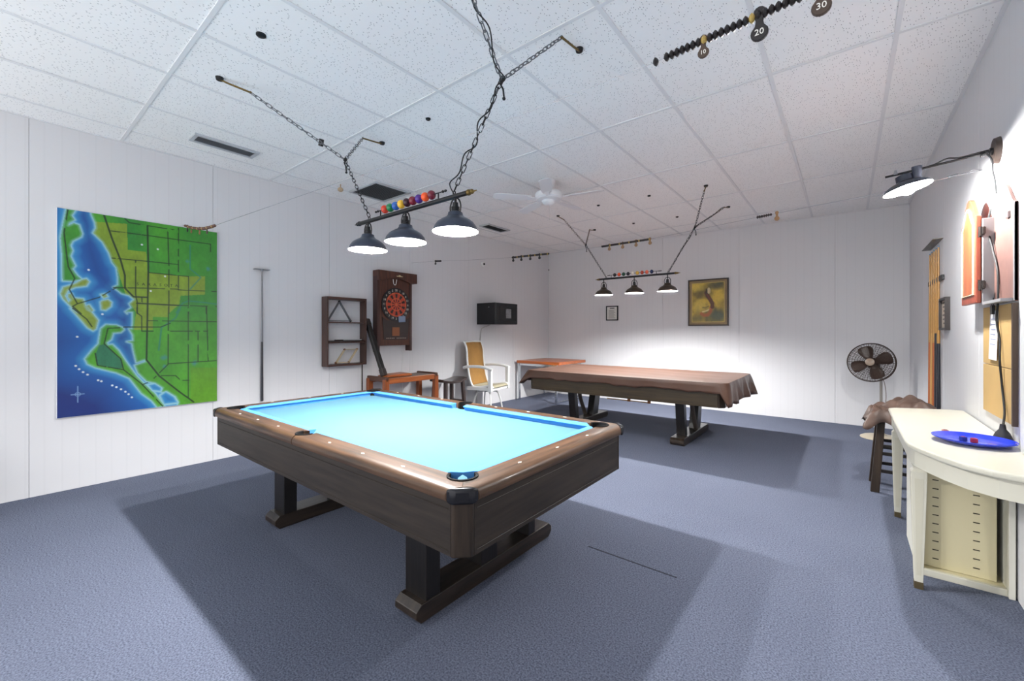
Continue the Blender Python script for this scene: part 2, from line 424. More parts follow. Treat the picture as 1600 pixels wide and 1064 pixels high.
    for sy in (-1, 1):
        a0 = math.atan2(sy, 0)
        bm = B(); arc_wall(bm, 0, sy*sp, a0, 1.75, .045, .0545, .70, .7595, 22)
        ln = obj('pocket_liner', bm, rubber, t, smooth=True)
        bm = B(); lathe(bm, [(.0515, .700), (.05, .60), (.04, .565), (.001, .56)], 24, Matrix.Translation((0, sy*sp, 0)), cap=False); obj('pocket_cup', bm, rubber, ln, smooth=True)
    # sights
    for sy in (-1, 1):
        for k in (-3, -2, -1, 1, 2, 3):
            bm = B(); prism(bm, [(.013, 0), (0, .007), (-.013, 0), (0, -.007)], .7545, .7562, Matrix.Translation((k*.29, sy*(TB-.055), 0))); obj('sight', bm, pearl, t)
    for sx in (-1, 1):
        for k in (-1, 0, 1):
            bm = B(); prism(bm, [(.007, 0), (0, .013), (-.007, 0), (0, -.013)], .7545, .7562, Matrix.Translation((sx*(TA-.055), k*.29, 0))); obj('sight', bm, pearl, t)
    # bed cloth with pocket holes
    bm = B(); bx(bm, -TA+.117, TA-.117, -TB+.117, TB-.117, .690, .718); o = obj('bed_cloth', bm, cloth_lit_m, t)
    cut = B()
    for sx in (-1, 1):
        for sy in (-1, 1): cyl(cut, (sx*pc[0], sy*pc[1], .6), (sx*pc[0], sy*pc[1], .8), .060, seg=40)
    for sy in (-1, 1): cyl(cut, (0, sy*sp, .6), (0, sy*sp, .8), .055, seg=36)
    boolean_cut(o, cut)
    # cushions
    CP = [(-.1155, .714), (-.1155, .7545), (-.135, .7545), (-.166, .7505), (-.168, .746), (-.150, .730), (-.148, .714)]
    for sy in (-1, 1):
        for sx in (-1, 1):
            bm = B(); sweep(bm, CP, (0, sy*TB), (sx*TA, sy*TB), (0, sy))
            clip(bm, (sx*(TA-.205), sy*(TB-.115), 0), Vector((sx*.051, sy*.046, 0)).normalized())
            clip(bm, (sx*.056, sy*(TB-.115), 0), Vector((-sx*.053, -sy*.012, 0)).normalized())
            obj('cushion', bm, cushion_shaded_m, t, bevel=.002)
    for sx in (-1, 1):
        bm = B(); sweep(bm, CP, (sx*TA, -TB), (sx*TA, TB), (sx, 0))
        for sy in (-1, 1):
            clip(bm, (sx*(TA-.115), sy*(TB-.205), 0), Vector((sx*.046, sy*.051, 0)).normalized())
        obj('cushion', bm, cushion_shaded_m, t, bevel=.002)
    return t
pool_table('pool_table', 'nearer pool table with bare pale blue cloth and brown wooden rails', (-2.275, 1.68, 0), False,
           [(-.40, -.40, .085, .15), (-.02, -.01, .13, .15), (.37, .37, .07, .15)], walnut_x, walnut_y)
T2 = pool_table('pool_table', 'farther pool table of dark wood, its top hidden under a brown cover', (-2.23, 5.40, 0), True,
           [(-.37, -.30, .085, .10), (.34, .22, .16, .10)], wood('walnut_far_x', '#41341f', '#2a2115', 0, .35), wood('walnut_far_y', '#41341f', '#2a2115', 1, .35))
# brown cover draped over the far table
def table_cover():
    bm = B(); A_, B_ = TA + .012, TB + .012; rng = random.Random(3)
    nx, ny = 40, 22; top = {}
    for i in range(nx + 1):
        for j in range(ny + 1):
            x = -A_ + 2*A_*i/nx; y = -B_ + 2*B_*j/ny
            e = min((A_-abs(x)), (B_-abs(y)))
            sag = -.010 * max(0, min(1, (e-.10)/.08)) + .0025*math.sin(7*x+2*y) * min(1, e*8) + .0015*math.sin(19*y+5*x) * min(1, e*8)
            cx, cy = x, y
            d = (A_-abs(x)) + (B_-abs(y))
            if d < .06: k = (.06-d)/2; cx -= math.copysign(k, x); cy -= math.copysign(k, y)
            top[i, j] = bm.verts.new((cx, cy, .766 + sag))
    for i in range(nx):
        for j in range(ny): bm.faces.new((top[i, j], top[i+1, j], top[i+1, j+1], top[i, j+1]))
    loop = [(i, 0) for i in range(nx)] + [(nx, j) for j in range(ny)] + [(i, ny) for i in range(nx, 0, -1)] + [(0, j) for j in range(ny, 0, -1)]
    prev = [top[k] for k in loop]; n = len(loop)
    def drop(i, j):
        x = -1 + 2*i/nx; y = -1 + 2*j/ny
        if i == nx:                       # right end hangs long, lowest at its near corner
            d = .235 + .03*math.sin(9*y) + (.05 if y < -.9 else 0) + (.03 if y > .93 else -.02)
            return d
        if i == 0: return .15 + (.05 if y < -.9 else 0) + .02*math.sin(7*y)
        d = .105 + .006*math.sin(11*x) + .004*math.sin(29*x)
        if j == 0 and x > .955: d = .16 + (x-.955)*2.6
        if j == 0 and x < -.96: d = .15
        return d
    L = 5
    for k in range(1, L + 1):
        cur = []
        for m, (i, j) in enumerate(loop):
            p = top[i, j].co; f = k / L; D = drop(i, j)
            nx_ = (1 if i == nx else -1 if i == 0 else 0); ny_ = (1 if j == ny else -1 if j == 0 else 0)
            fl = .006 + .012*f + (.018*f*math.sin(m*2.1) + .012*f*math.sin(m*.83+1) if (i in (0, nx)) else .004*f*math.sin(m*1.3))
            if j == 0 and 0 < i < nx: fl = .004 + .003*f*math.sin(m*.9)
            if i == nx: fl += .045*f*max(0, math.sin(j*.95+.4))**2
            if i == 0: fl += .05*f
            if i == 0 and j == 0: fl += .03*f
            z = .766 - D*f + (rng.uniform(-.008, .008) if k == L else 0)
            cur.append(bm.verts.new((p.x + nx_*fl, p.y + ny_*fl*.8, z)))
        for m in range(n):
            q = (m+1) % n; bm.faces.new((prev[m], prev[q], cur[q], cur[m]))
        prev = cur
    return bm
m = mat('cover_vinyl', '#5a3f31', .36, bump=.25, bscale=9, var=.15, vscale=5, coat=.15)
cv = solo('table_cover', table_cover(), m, 'brown vinyl cover draped over the farther pool table', 'cover', (-2.23, 5.40, 0), world=False, smooth=True, auto=60)
md = cv.modifiers.new('s', 'SOLIDIFY'); md.thickness = .0015; md.offset = 1
# bridge sticks hanging under the far table
t = thing('bridge_stick', 'mechanical bridge stick hung under the farther pool table', 'cue rest', (-2.05, 5.12, .46))
bm = B(); cyl(bm, (-.42, 0, -.04), (.16, 0, -.04), .006); obj('shaft', bm, mat('cue_maple', '#c99a5b', .3), t, smooth=True)
for x in (-.12, .14):
    bm = B(); prism(bm, [(x-.018, -.05), (x+.018, -.05), (x+.018, -.02), (x+.008, .05), (x-.008, .05), (x-.018, -.02)], -.012, .012, MY)
    obj('holder', bm, mat('holder_wood', '#a86a35', .5), t, bevel=.003)

# ------------------------------------------------------------ pendant lights
shade_out_n = mat('shade_slate', '#3a4150', .28, metal=.35)
shade_out_f = mat('shade_bronze', '#40382f', .35, metal=.4)
shade_in = mat('shade_inside', '#f2f2ee', .6)
def bulb_mat(n, e): return mat(n, '#ffffff', .5, emit=((1.0, .985, .97), e))
bulb_n = bulb_mat('bulb_glow', PENDANT); bulb_f = bulb_mat('bulb_glow_far', PENDANT * 1.2)
def pendant(label, cx, cy, xs, zr, zb, bar, ends, outm, ball_cols, bx0, bx1, tint):
    t = thing('billiard_light', label, 'light', (cx, cy, zb))
    def ob(n, bm, m, p=t, **k):
        bm.transform(Matrix.Translation((-cx, -cy, -zb))); return obj(n, bm, m, p, **k)
    bm = B(); cyl(bm, (bar[0], cy, zb), (bar[1], cy, zb), .0135, seg=14)
    ob('bar', bm, black, smooth=True)
    for x, s in ((bar[0], -1), (bar[1], 1)):
        bm = B(); sphere(bm, (x + s*.012, cy, zb), .017, 12); sphere(bm, (x + s*.036, cy, zb), .013, 12); cyl(bm, (x+s*.045, cy, zb), (x+s*.07, cy, zb), .006, .003, 8)
        ob('finial', bm, brass if (s > 0 or tint) else black, smooth=True)
    for x in xs:
        P = [(.125, 0), (.1245, .006), (.116, .028), (.100, .050), (.077, .066), (.054, .078), (.043, .090), (.040, .104), (.028, .110), (.001, .1105)]
        bm = B(); M = Matrix.Translation((x, cy, zr))
        lathe(bm, P, 40, M, cap=False); sh = ob('lamp_shade', bm, outm, smooth=True)
        bm = B(); lathe(bm, [(.125, 0)] + [(r-.003, z+.0005) for r, z in P[1:-2]] + [(.001, .1)], 40, M, cap=False)
        ob('shade_lining', bm, shade_in, sh, smooth=True)
        bm = B(); sphere(bm, (x, cy, zr+.061), .028, 16, (1, 1, 1.1)); ob('bulb', bm, bulb_f if tint else bulb_n, sh, smooth=True)
        bm = B(); cyl(bm, (x, cy, zr+.098), (x, cy, zr+.160), .019, .015, 16)
        for z in (.112, .122, .132): cyl(bm, (x, cy, zr+z), (x, cy, zr+z+.004), .023, seg=16)
        cyl(bm, (x, cy, zr+.165), (x, cy, zb), .007, seg=8); ob('socket', bm, black, sh, smooth=True)
        bm = B(); tube(bm, curve([(x-.037, cy, zr+.100), (x-.041, cy, zr+.140), (x-.026, cy, zr+.174), (x, cy, zr+.184), (x+.026, cy, zr+.174), (x+.041, cy, zr+.140), (x+.037, cy, zr+.100)], 5), .0045, 6)
        ob('yoke', bm, black, sh, smooth=True)
    # ball rack standing on the bar
    zc = zb + .047
    bm = B(); cyl(bm, (bx0-.07, cy, zc), (bx1+.09, cy, zc), .0035, seg=8)
    for x in (bx0-.02, bx1+.03): cyl(bm, (x, cy, zb), (x, cy, zc), .004, seg=8)
    for x, s in ((bx0-.07, -1), (bx1+.09, 1)): sphere(bm, (x, cy, zc), .007, 8, (1.6, 1, 1)); sphere(bm, (x-s*.022, cy, zc), .008, 8)
    rk = ob('ball_rack', bm, black, smooth=True)
    n = len(ball_cols)
    for k, c in enumerate(ball_cols):
        x = bx0 + (bx1-bx0)*(k+.5)/n
        bm = B(); sphere(bm, (x, cy, zc), .027, 16, (.85, 1, 1)); o = ob('ball', bm, mat('ball_'+c[1:], c, .12), rk, smooth=True)
    # loops the chains hook into
    for x in ends:
        bm = B(); tube(bm, [(x + .010*math.cos(k), cy, zb+.020+.010*math.sin(k)) for k in np.linspace(0, 2*math.pi, 14, endpoint=False)], .003, 6, closed=True)
        cyl(bm, (x, cy, zb), (x, cy, zb+.012), .005, seg=8); ob('hanging_loop', bm, black, smooth=True)
    return t
pendant('nearer three-lamp billiard light with slate grey shades and coloured balls on its bar', -2.13, 1.62, (-2.54, -2.13, -1.69), 1.852, 2.048,
        (-2.63, -1.60), (-2.525, -1.70), shade_out_n, ['#c8402c', '#1d7a4a', '#2f5fb0', '#e8b93a', '#3a1a26', '#7a2233', '#4a2b86', '#ee5a2a', '#6d1c30'], -2.375, -1.86, False)
pendant('farther three-lamp billiard light with brown shades above the covered table', -2.29, 5.60, (-2.757, -2.297, -1.843), 1.832, 2.062,
        (-2.82, -1.75), (-2.72, -1.83), shade_out_f, ['#1c1c20', '#e0532c', '#1f4a33', '#26222c', '#e8e2d6', '#ddb04a', '#b5452f', '#e8684a', '#26325c'], -2.62, -2.02, True)

# ------------------------------------------------------------ swag chains (link by link)
def link_mesh(name, L, w, r, m):
    bm = B(); h = L/2 - w/2; pts = []
    for k in np.linspace(-math.pi/2, math.pi/2, 5): pts.append((h + w/2*math.cos(k), w/2*math.sin(k), 0))
    for k in np.linspace(math.pi/2, 3*math.pi/2, 5): pts.append((-h + w/2*math.cos(k), w/2*math.sin(k), 0))
    tube(bm, pts, r, 5, closed=True)
    bmesh.ops.recalc_face_normals(bm, faces=bm.faces)
    for f in bm.faces: f.smooth = True
    me = bpy.data.meshes.new(name); bm.to_mesh(me); bm.free(); me.materials.append(m); return me
link_black = link_mesh('link', .046, .018, .0026, black)
link_steel = link_mesh('link', .046, .019, .0029, mat('steel_chain', '#6c6f73', .35, metal=.8))
link_bronze = link_mesh('link', .046, .018, .0026, mat('bronze_chain', '#5b4a36', .4, metal=.6))
def run_links(root, P, Q, me, org, step=.037, start=0):
    P, Q = Vector(P), Vector(Q); d = Q - P; n = max(2, round(d.length/step)); x, y, dd = frame_from(d)
    for k in range(n):
        c = P + d*((k+.5)/n); tw = R(45 + 90*(k % 2) + 10*math.sin(k*1.7))
        M = Matrix((dd, x, y)).transposed().to_4x4() @ Matrix.Rotation(tw, 4, 'X')
        o = bpy.data.objects.new('link', me); C.objects.link(o); o.parent = root
        o.matrix_local = Matrix.Translation(c - Vector(org)) @ M @ Matrix.Diagonal((d.length/n/step, 1, 1, 1))
def swag(label, J, hooks, attach, up_me, low_me, rodm, cord=None, group=None):
    t = thing('swag_chain', label, 'chain', J)
    run_links(t, J, attach, low_me, J)
    for (hx, hy, tx, ty) in hooks:
        tip = (tx, ty, H-.045); plate = (hx, hy, H-.008)
        run_links(t, tip, J, up_me, J)
        bm = B(); tube(bm, [plate, ((hx*.7+tx*.3), (hy*.7+ty*.3), H-.022), tip], .0065, 8); sphere(bm, tip, .009, 8); obj('hook_arm', bm, rodm, t, world=True, smooth=True)
        bm = B(); cyl(bm, (hx, hy, H-.014), (hx, hy, H+.004), .020, .024, 14); obj('hook_plate', bm, black, t, world=True, smooth=True)
    j = Vector(J)
    bm = B(); tube(bm, [j+Vector((.0, 0, .02)), j+Vector((.012, .006, 0)), j+Vector((-.006, -.004, -.02)), j+Vector((.010, 0, -.05)), j+Vector((.012, .003, -.085))], .005, 6)
    sphere(bm, j+Vector((.012, .003, -.095)), .009, 8); sphere(bm, j, .014, 8); obj('chain_hook', bm, black, t, world=True, smooth=True)
    if cord:
        bm = B(); tube(bm, curve(cord, 7), .0035, 6); obj('power_cord', bm, black_matte, t, world=True, smooth=True)
    return t
J = (-2.90, 1.66, 2.570)
s1 = swag('silver and black swag chain holding the left end of the nearer billiard light', J, [(-3.232, .964, -3.17, 1.125), (-3.213, 2.19, -3.18, 1.98)], (-2.525, 1.62, 2.078), link_steel, link_black, brass)
bm = B(); box(bm, (-3.0, 1.53, 2.68), (.026, .026, .05), (.3, .4, .5)); obj('chain_tag', bm, black, s1, world=True, bevel=.004)
J = (-1.34, 1.60, 2.550)
swag('swag chain with black cord at the right end of the nearer billiard light', J, [(-1.237, 2.192, -1.23, 1.985), (-1.24, .96, -1.235, 1.13)], (-1.70, 1.62, 2.078), link_steel, link_black, brass,
     cord=[(-1.24, .98, H-.03), (-1.25, 1.12, 2.90), (-1.235, 1.27, 2.79), (-1.30, 1.36, 2.75), (-1.27, 1.43, 2.68), (-1.33, 1.53, 2.60), (-1.32, 1.60, 2.55), (-1.375, 1.60, 2.53), (-1.42, 1.61, 2.44), (-1.50, 1.60, 2.39), (-1.53, 1.62, 2.29), (-1.60, 1.60, 2.25), (-1.66, 1.62, 2.17), (-1.735, 1.62, 2.13), (-1.70, 1.62, 2.06)])
J = (-3.05, 5.60, 2.595)
swag('bronze swag chain holding the left end of the farther billiard light', J, [(-3.251, 5.148, -3.21, 5.24), (-3.233, 6.232, -3.21, 6.02)], (-2.72, 5.60, 2.09), link_bronze, link_black, brass)
J = (-1.50, 5.60, 2.620)
swag('black swag chain with cord at the right end of the farther billiard light', J, [(-1.258, 5.142, -1.285, 5.18), (-1.236, 6.198, -1.25, 6.03)], (-1.83, 5.60, 2.09), link_black, link_black, brass,
     cord=[(-1.24, 6.18, H-.02), (-1.27, 6.0, 2.92), (-1.34, 5.85, 2.80), (-1.42, 5.75, 2.73), (-1.50, 5.60, 2.62), (-1.56, 5.60, 2.50), (-1.66, 5.61, 2.37), (-1.76, 5.6, 2.19), (-1.83, 5.6, 2.08)])
# spare black caps in the ceiling
cap0 = None
for k, (x, y, r, lb) in enumerate(((-2.581, .97, .026, 'small dark ceiling disc nearest the camera, left of the chains'), (-2.572, 2.171, .020, 'small dark ceiling disc right of the near left chain hooks'),
    (-2.57, 5.063, .020, 'small dark ceiling disc just right of the ceiling fan'), (-1.90, 5.093, .020, 'small dark ceiling disc between the fan and the far right hook'),
    (-2.57, 6.239, .020, 'small dark ceiling disc above the far bead string'), (-1.93, 6.286, .020, 'small dark ceiling disc left of the far right swag chain'))):
    bm = B(); lathe(bm, [(.001, -.010), (r*.7, -.009), (r, -.003), (r, .006)], 18); o = obj('ceiling_disc', bm, black, smooth=True); o.location = (x, y, H)
    tag(o, lb, 'ceiling disc', 'dark discs in the ceiling tiles')

# ------------------------------------------------------------ score beads strung on wires
bead_dark = mat('bead_dark', '#1d1819', .35); bead_brown = mat('bead_brown', '#5a3a2c', .4); bead_wood = mat('bead_wood', '#b59a55', .45)
def bead_mesh(m, r=.0125, t=.0158):
    bm = B(); lathe(bm, [(.003, -t/2), (r*.72, -t*.28), (r, 0), (r*.72, t*.28), (.003, t/2)], 12)
    bm.transform(Matrix.Rotation(R(90), 4, 'Y'))
    bmesh.ops.recalc_face_normals(bm, faces=bm.faces)
    me = bpy.data.meshes.new('bead'); bm.to_mesh(me); bm.free(); me.materials.append(m); return me
BM = {'d': bead_mesh(bead_dark), 'b': bead_mesh(bead_brown), 'w': bead_mesh(bead_wood)}
def marker_bm(s=1.0):
    bm = B(); P = []
    for k in np.linspace(-.5, math.pi+.5, 9): P.append((.012*math.cos(k), .006+.012*math.sin(k)))
    P += [(-.007, -.014), (-.009, -.024)]
    for k in np.linspace(math.pi*.88, math.pi*2.12, 12): P.append((.0175*math.cos(k), -.040+.0175*math.sin(k)))
    P += [(.009, -.024), (.007, -.014)]
    prism(bm, [(x*s, z*s) for x, z in P], -.004*s, .004*s, MY); return bm
def wire(label, pts, runs, markers, loc):
    t = thing('score_wire', label, 'score beads', loc, group='score bead wires over the tables')
    o3 = Vector(loc)
    bm = B(); tube(bm, pts, .0014, 5); obj('wire', bm, steel, t, world=True, smooth=True)
    X = [p[0] for p in pts]
    def at(x):
        for a, b in zip(pts[:-1], pts[1:]):
            if a[0] <= x <= b[0]:
                f = (x-a[0])/(b[0]-a[0]); return Vector(a).lerp(Vector(b), f)
        return Vector(pts[-1])
    for (x0, x1, code, every) in runs:
        n = max(1, round(abs(x1-x0)/.0142))
        for k in range(n):
            x = x0 + (x1-x0)*(k+.5)/n
            c = 'w' if (every and k % every == every-1) else code
            o = bpy.data.objects.new('bead', BM[c]); C.objects.link(o); o.parent = t; o.location = at(x) - o3
    for (x, s, m, txt) in markers:
        bm = marker_bm(s); p = at(x); bm.transform(Matrix.Translation(p - o3)); mk = obj('marker', bm, m, t, bevel=.0015, bseg=1)
        if txt:
            tb = text_bm(txt, .019*s, Matrix.Translation(p - o3 + Vector((0, -.0048*s, -.040*s))) @ Matrix.Rotation(R(90), 4, 'X'))
            obj('numeral', tb, mat('numeral_white', '#e8e6e0', .5), mk)
    return t
mk_dark = mat('marker_dark', '#1b1719', .35); mk_brown = mat('marker_brown', '#43342b', .4); mk_tan = mat('marker_tan', '#83603c', .45)
npts = [(-5.0, 1.185, 2.325), (-4.918, 1.19, 2.306), (-4.72, 1.19, 2.257), (-4.533, 1.19, 2.220), (-4.358, 1.19, 2.196), (-4.193, 1.19, 2.184), (-4.082, 1.19, 2.180),
        (-2.84, 1.20, 2.138), (-1.5, 1.20, 2.085), (-.428, 1.20, 2.074), (-.302, 1.20, 2.080), (-.169, 1.20, 2.087), (-.05, 1.20, 2.092), (.15, 1.20, 2.105), (.648, 1.20, 2.16)]
wire('score bead wire over the nearer table with markers 10, 20 and 30', npts,
     [(-.435, -.421, 'd', 0), (-.404, .16, 'd', 8), (-4.93, -4.10, 'b', 9)],
     [(-.300, .82, mk_brown, '10'), (-.169, 1.12, mk_dark, '20'), (-.045, 1.12, mk_brown, '30'), (-4.86, .9, mk_dark, None), (-4.74, .9, mk_tan, None), (-4.5, .9, mk_tan, None), (-4.3, .9, mk_brown, None)], (-2.2, 1.20, 2.12))
fpts = [(-5.0, 3.907, 2.308), (-4.466, 3.896, 2.279), (-3.9, 3.885, 2.228), (-3.079, 3.866, 2.172), (-2.55, 3.855, 2.155), (-1.915, 3.841, 2.150), (-1.424, 3.831, 2.155), (-.558, 3.813, 2.205), (-.394, 3.809, 2.215), (.1, 3.80, 2.24), (.461, 3.791, 2.268), (.648, 3.787, 2.285)]
wire('long score bead wire strung across the middle of the room', fpts,
     [(-4.47, -4.34, 'd', 0), (-3.08, -2.55, 'd', 6), (-1.915, -1.42, 'd', 7), (-.558, -.452, 'd', 0)],
     [(-4.46, .9, mk_dark, None), (-3.06, .9, mk_dark, None), (-2.94, .9, mk_dark, None), (-2.81, .9, mk_dark, None), (-2.68, .9, mk_dark, None),
      (-1.83, .9, mk_tan, None), (-1.69, .9, mk_tan, None), (-1.555, .9, mk_tan, None), (-1.42, .9, mk_tan, None), (-.42, 1.0, mk_tan, None)], (-2.2, 3.85, 2.17))
t = thing('turnbuckle', 'steel turnbuckle hook tightening the far score wire at right wall', 'hook', (.56, 3.789, 2.281))
bm = B(); cyl(bm, (-.06, 0, -.006), (-.015, .0, 0), .006, seg=8); cyl(bm, (-.015, 0, 0), (.035, 0, .002), .002, seg=6); obj('body', bm, mat('turnbuckle_grey', '#5d6064', .4, metal=.7), t, smooth=True)
bm = B(); tube(bm, curve([(.03, 0, .002), (.045, 0, .014), (.06, 0, .012), (.085, 0, .004)], 5), .002, 6); obj('hook_end', bm, steel, t, smooth=True)

# ------------------------------------------------------------ ceiling fittings
t = thing('ceiling_fan', 'white ceiling fan with five blades between the two billiard lights', 'ceiling fan', (-2.588, 3.9, 2.74))
fw = mat('fan_white', '#e9eaec', .35)
bm = B(); lathe(bm, [(.03, .155), (.055, .165), (.075, .20), (.078, .232)], 28); obj('canopy', bm, fw, t, smooth=True)
bm = B(); cyl(bm, (0, 0, .11), (0, 0, .18), .014); obj('downrod', bm, fw, t, smooth=True)
bm = B(); lathe(bm, [(.03, .125), (.09, .122), (.135, .105), (.150, .085), (.150, .040), (.135, .022), (.085, .012), (.03, .008)], 36); obj('motor_housing', bm, fw, t, smooth=True)
bm = B(); lathe(bm, [(.075, .012), (.07, -.008), (.045, -.028), (.012, -.036)], 28); obj('switch_cup', bm, fw, t, smooth=True)
for k in range(5):
    a = R(12 + 72*k)
    bm = B(); Mz = Matrix.Rotation(a, 4, 'Z') @ Matrix.Translation((0, 0, .035)) @ Matrix.Rotation(R(10), 4, 'X')
    prism(bm, [(.20, -.045), (.30, -.058), (.58, -.064), (.615, -.04), (.62, 0), (.615, .04), (.58, .064), (.30, .058), (.20, .045)], -.003, .003, Mz); o = obj('blade', bm, fw, t, bevel=.002, bseg=1)
    bm = B(); prism(bm, [(.13, -.015), (.24, -.03), (.24, .03), (.13, .015)], -.006, -.003, Mz); obj('blade_iron', bm, fw, o)
bm = B(); tube(bm, [(.012, 0, -.036), (.012, 0, -.19)], .0012, 5); sphere(bm, (.012, 0, -.195), .006, 8); obj('pull_chain', bm, mat('chain_white', '#cfd0cf', .4), t)
def grille(name, label, x0, x1, y0, y1, nslat, along, mt, fr):
    t = thing(name, label, 'air vent', ((x0+x1)/2, (y0+y1)/2, H))
    bm = B(); f = .03
    bx(bm, x0, x1, y0, y0+f, H-.012, H+.003); bx(bm, x0, x1, y1-f, y1, H-.012, H+.003); bx(bm, x0, x0+f, y0+f, y1-f, H-.012, H+.003); bx(bm, x1-f, x1, y0+f, y1-f, H-.012, H+.003)
    obj('frame', bm, fr, t, world=True)
    bm = B(); bx(bm, x0+f, x1-f, y0+f, y1-f, H-.0015, H+.002); obj('backing', bm, (mat('vent_dark', '#2c2d2f', .9) if nslat > 12 else mat('vent_grey', '#55585c', .8)), t, world=True)
    for k in range(nslat):
        bm = B(); u = (k+.5)/nslat
        if along == 'y': box(bm, (x0+f+(x1-x0-2*f)*u, (y0+y1)/2, H-.006), (.014 if nslat < 12 else .008, y1-y0-2*f, .0015), (0, R(38), 0))
        else: box(bm, ((x0+x1)/2, y0+f+(y1-y0-2*f)*u, H-.006), (x1-x0-2*f, .008, .0015), (R(38), 0, 0))
        obj('slat', bm, mt, t, world=True)
slatm = mat('slat_grey', '#8d9095', .5)
grille('ceiling_vent', 'long slotted ceiling vent above the map on the left side', -4.47, -4.28, 1.10, 1.60, 7, 'y', slatm, mat('vent_frame', '#b9bcc0', .4))
grille('ceiling_vent', 'square dark return air grille above the nearer billiard light', -4.64, -4.09, 2.70, 3.19, 24, 'x', mat('slat_dark', '#77797d', .6), MATS['vent_frame'])
grille('ceiling_vent', 'small dark ceiling vent high above the black wall cabinet', -4.54, -4.33, 4.86, 5.39, 7, 'y', mat('slat_dark2', '#54565a', .6), MATS['vent_frame'])
t = thing('wall_camera', 'small white dome camera high on the left wall above cabinet', 'camera', (XL, 5.447, 2.482))
bm = B(); lathe(bm, [(.045, 0), (.045, .015), (.030, .035)], 20, Matrix.Rotation(R(90), 4, 'Y')); obj('housing', bm, white_paint, t, smooth=True)
bm = B(); sphere(bm, (.036, 0, 0), .020, 12); obj('lens', bm, black, t, smooth=True)
bm = B(); cyl(bm, (0, 0, -.05), (0, 0, 0), .006); sphere(bm, (0, 0, -.06), .032, 14, (1, 1, .8)); solo('ceiling_hook', bm, mat('knob_tan', '#b39a7c', .4), 'small round tan ceiling hook left of the square grille', 'hook', world=False, smooth=True).location = (-4.49, 2.514, H)

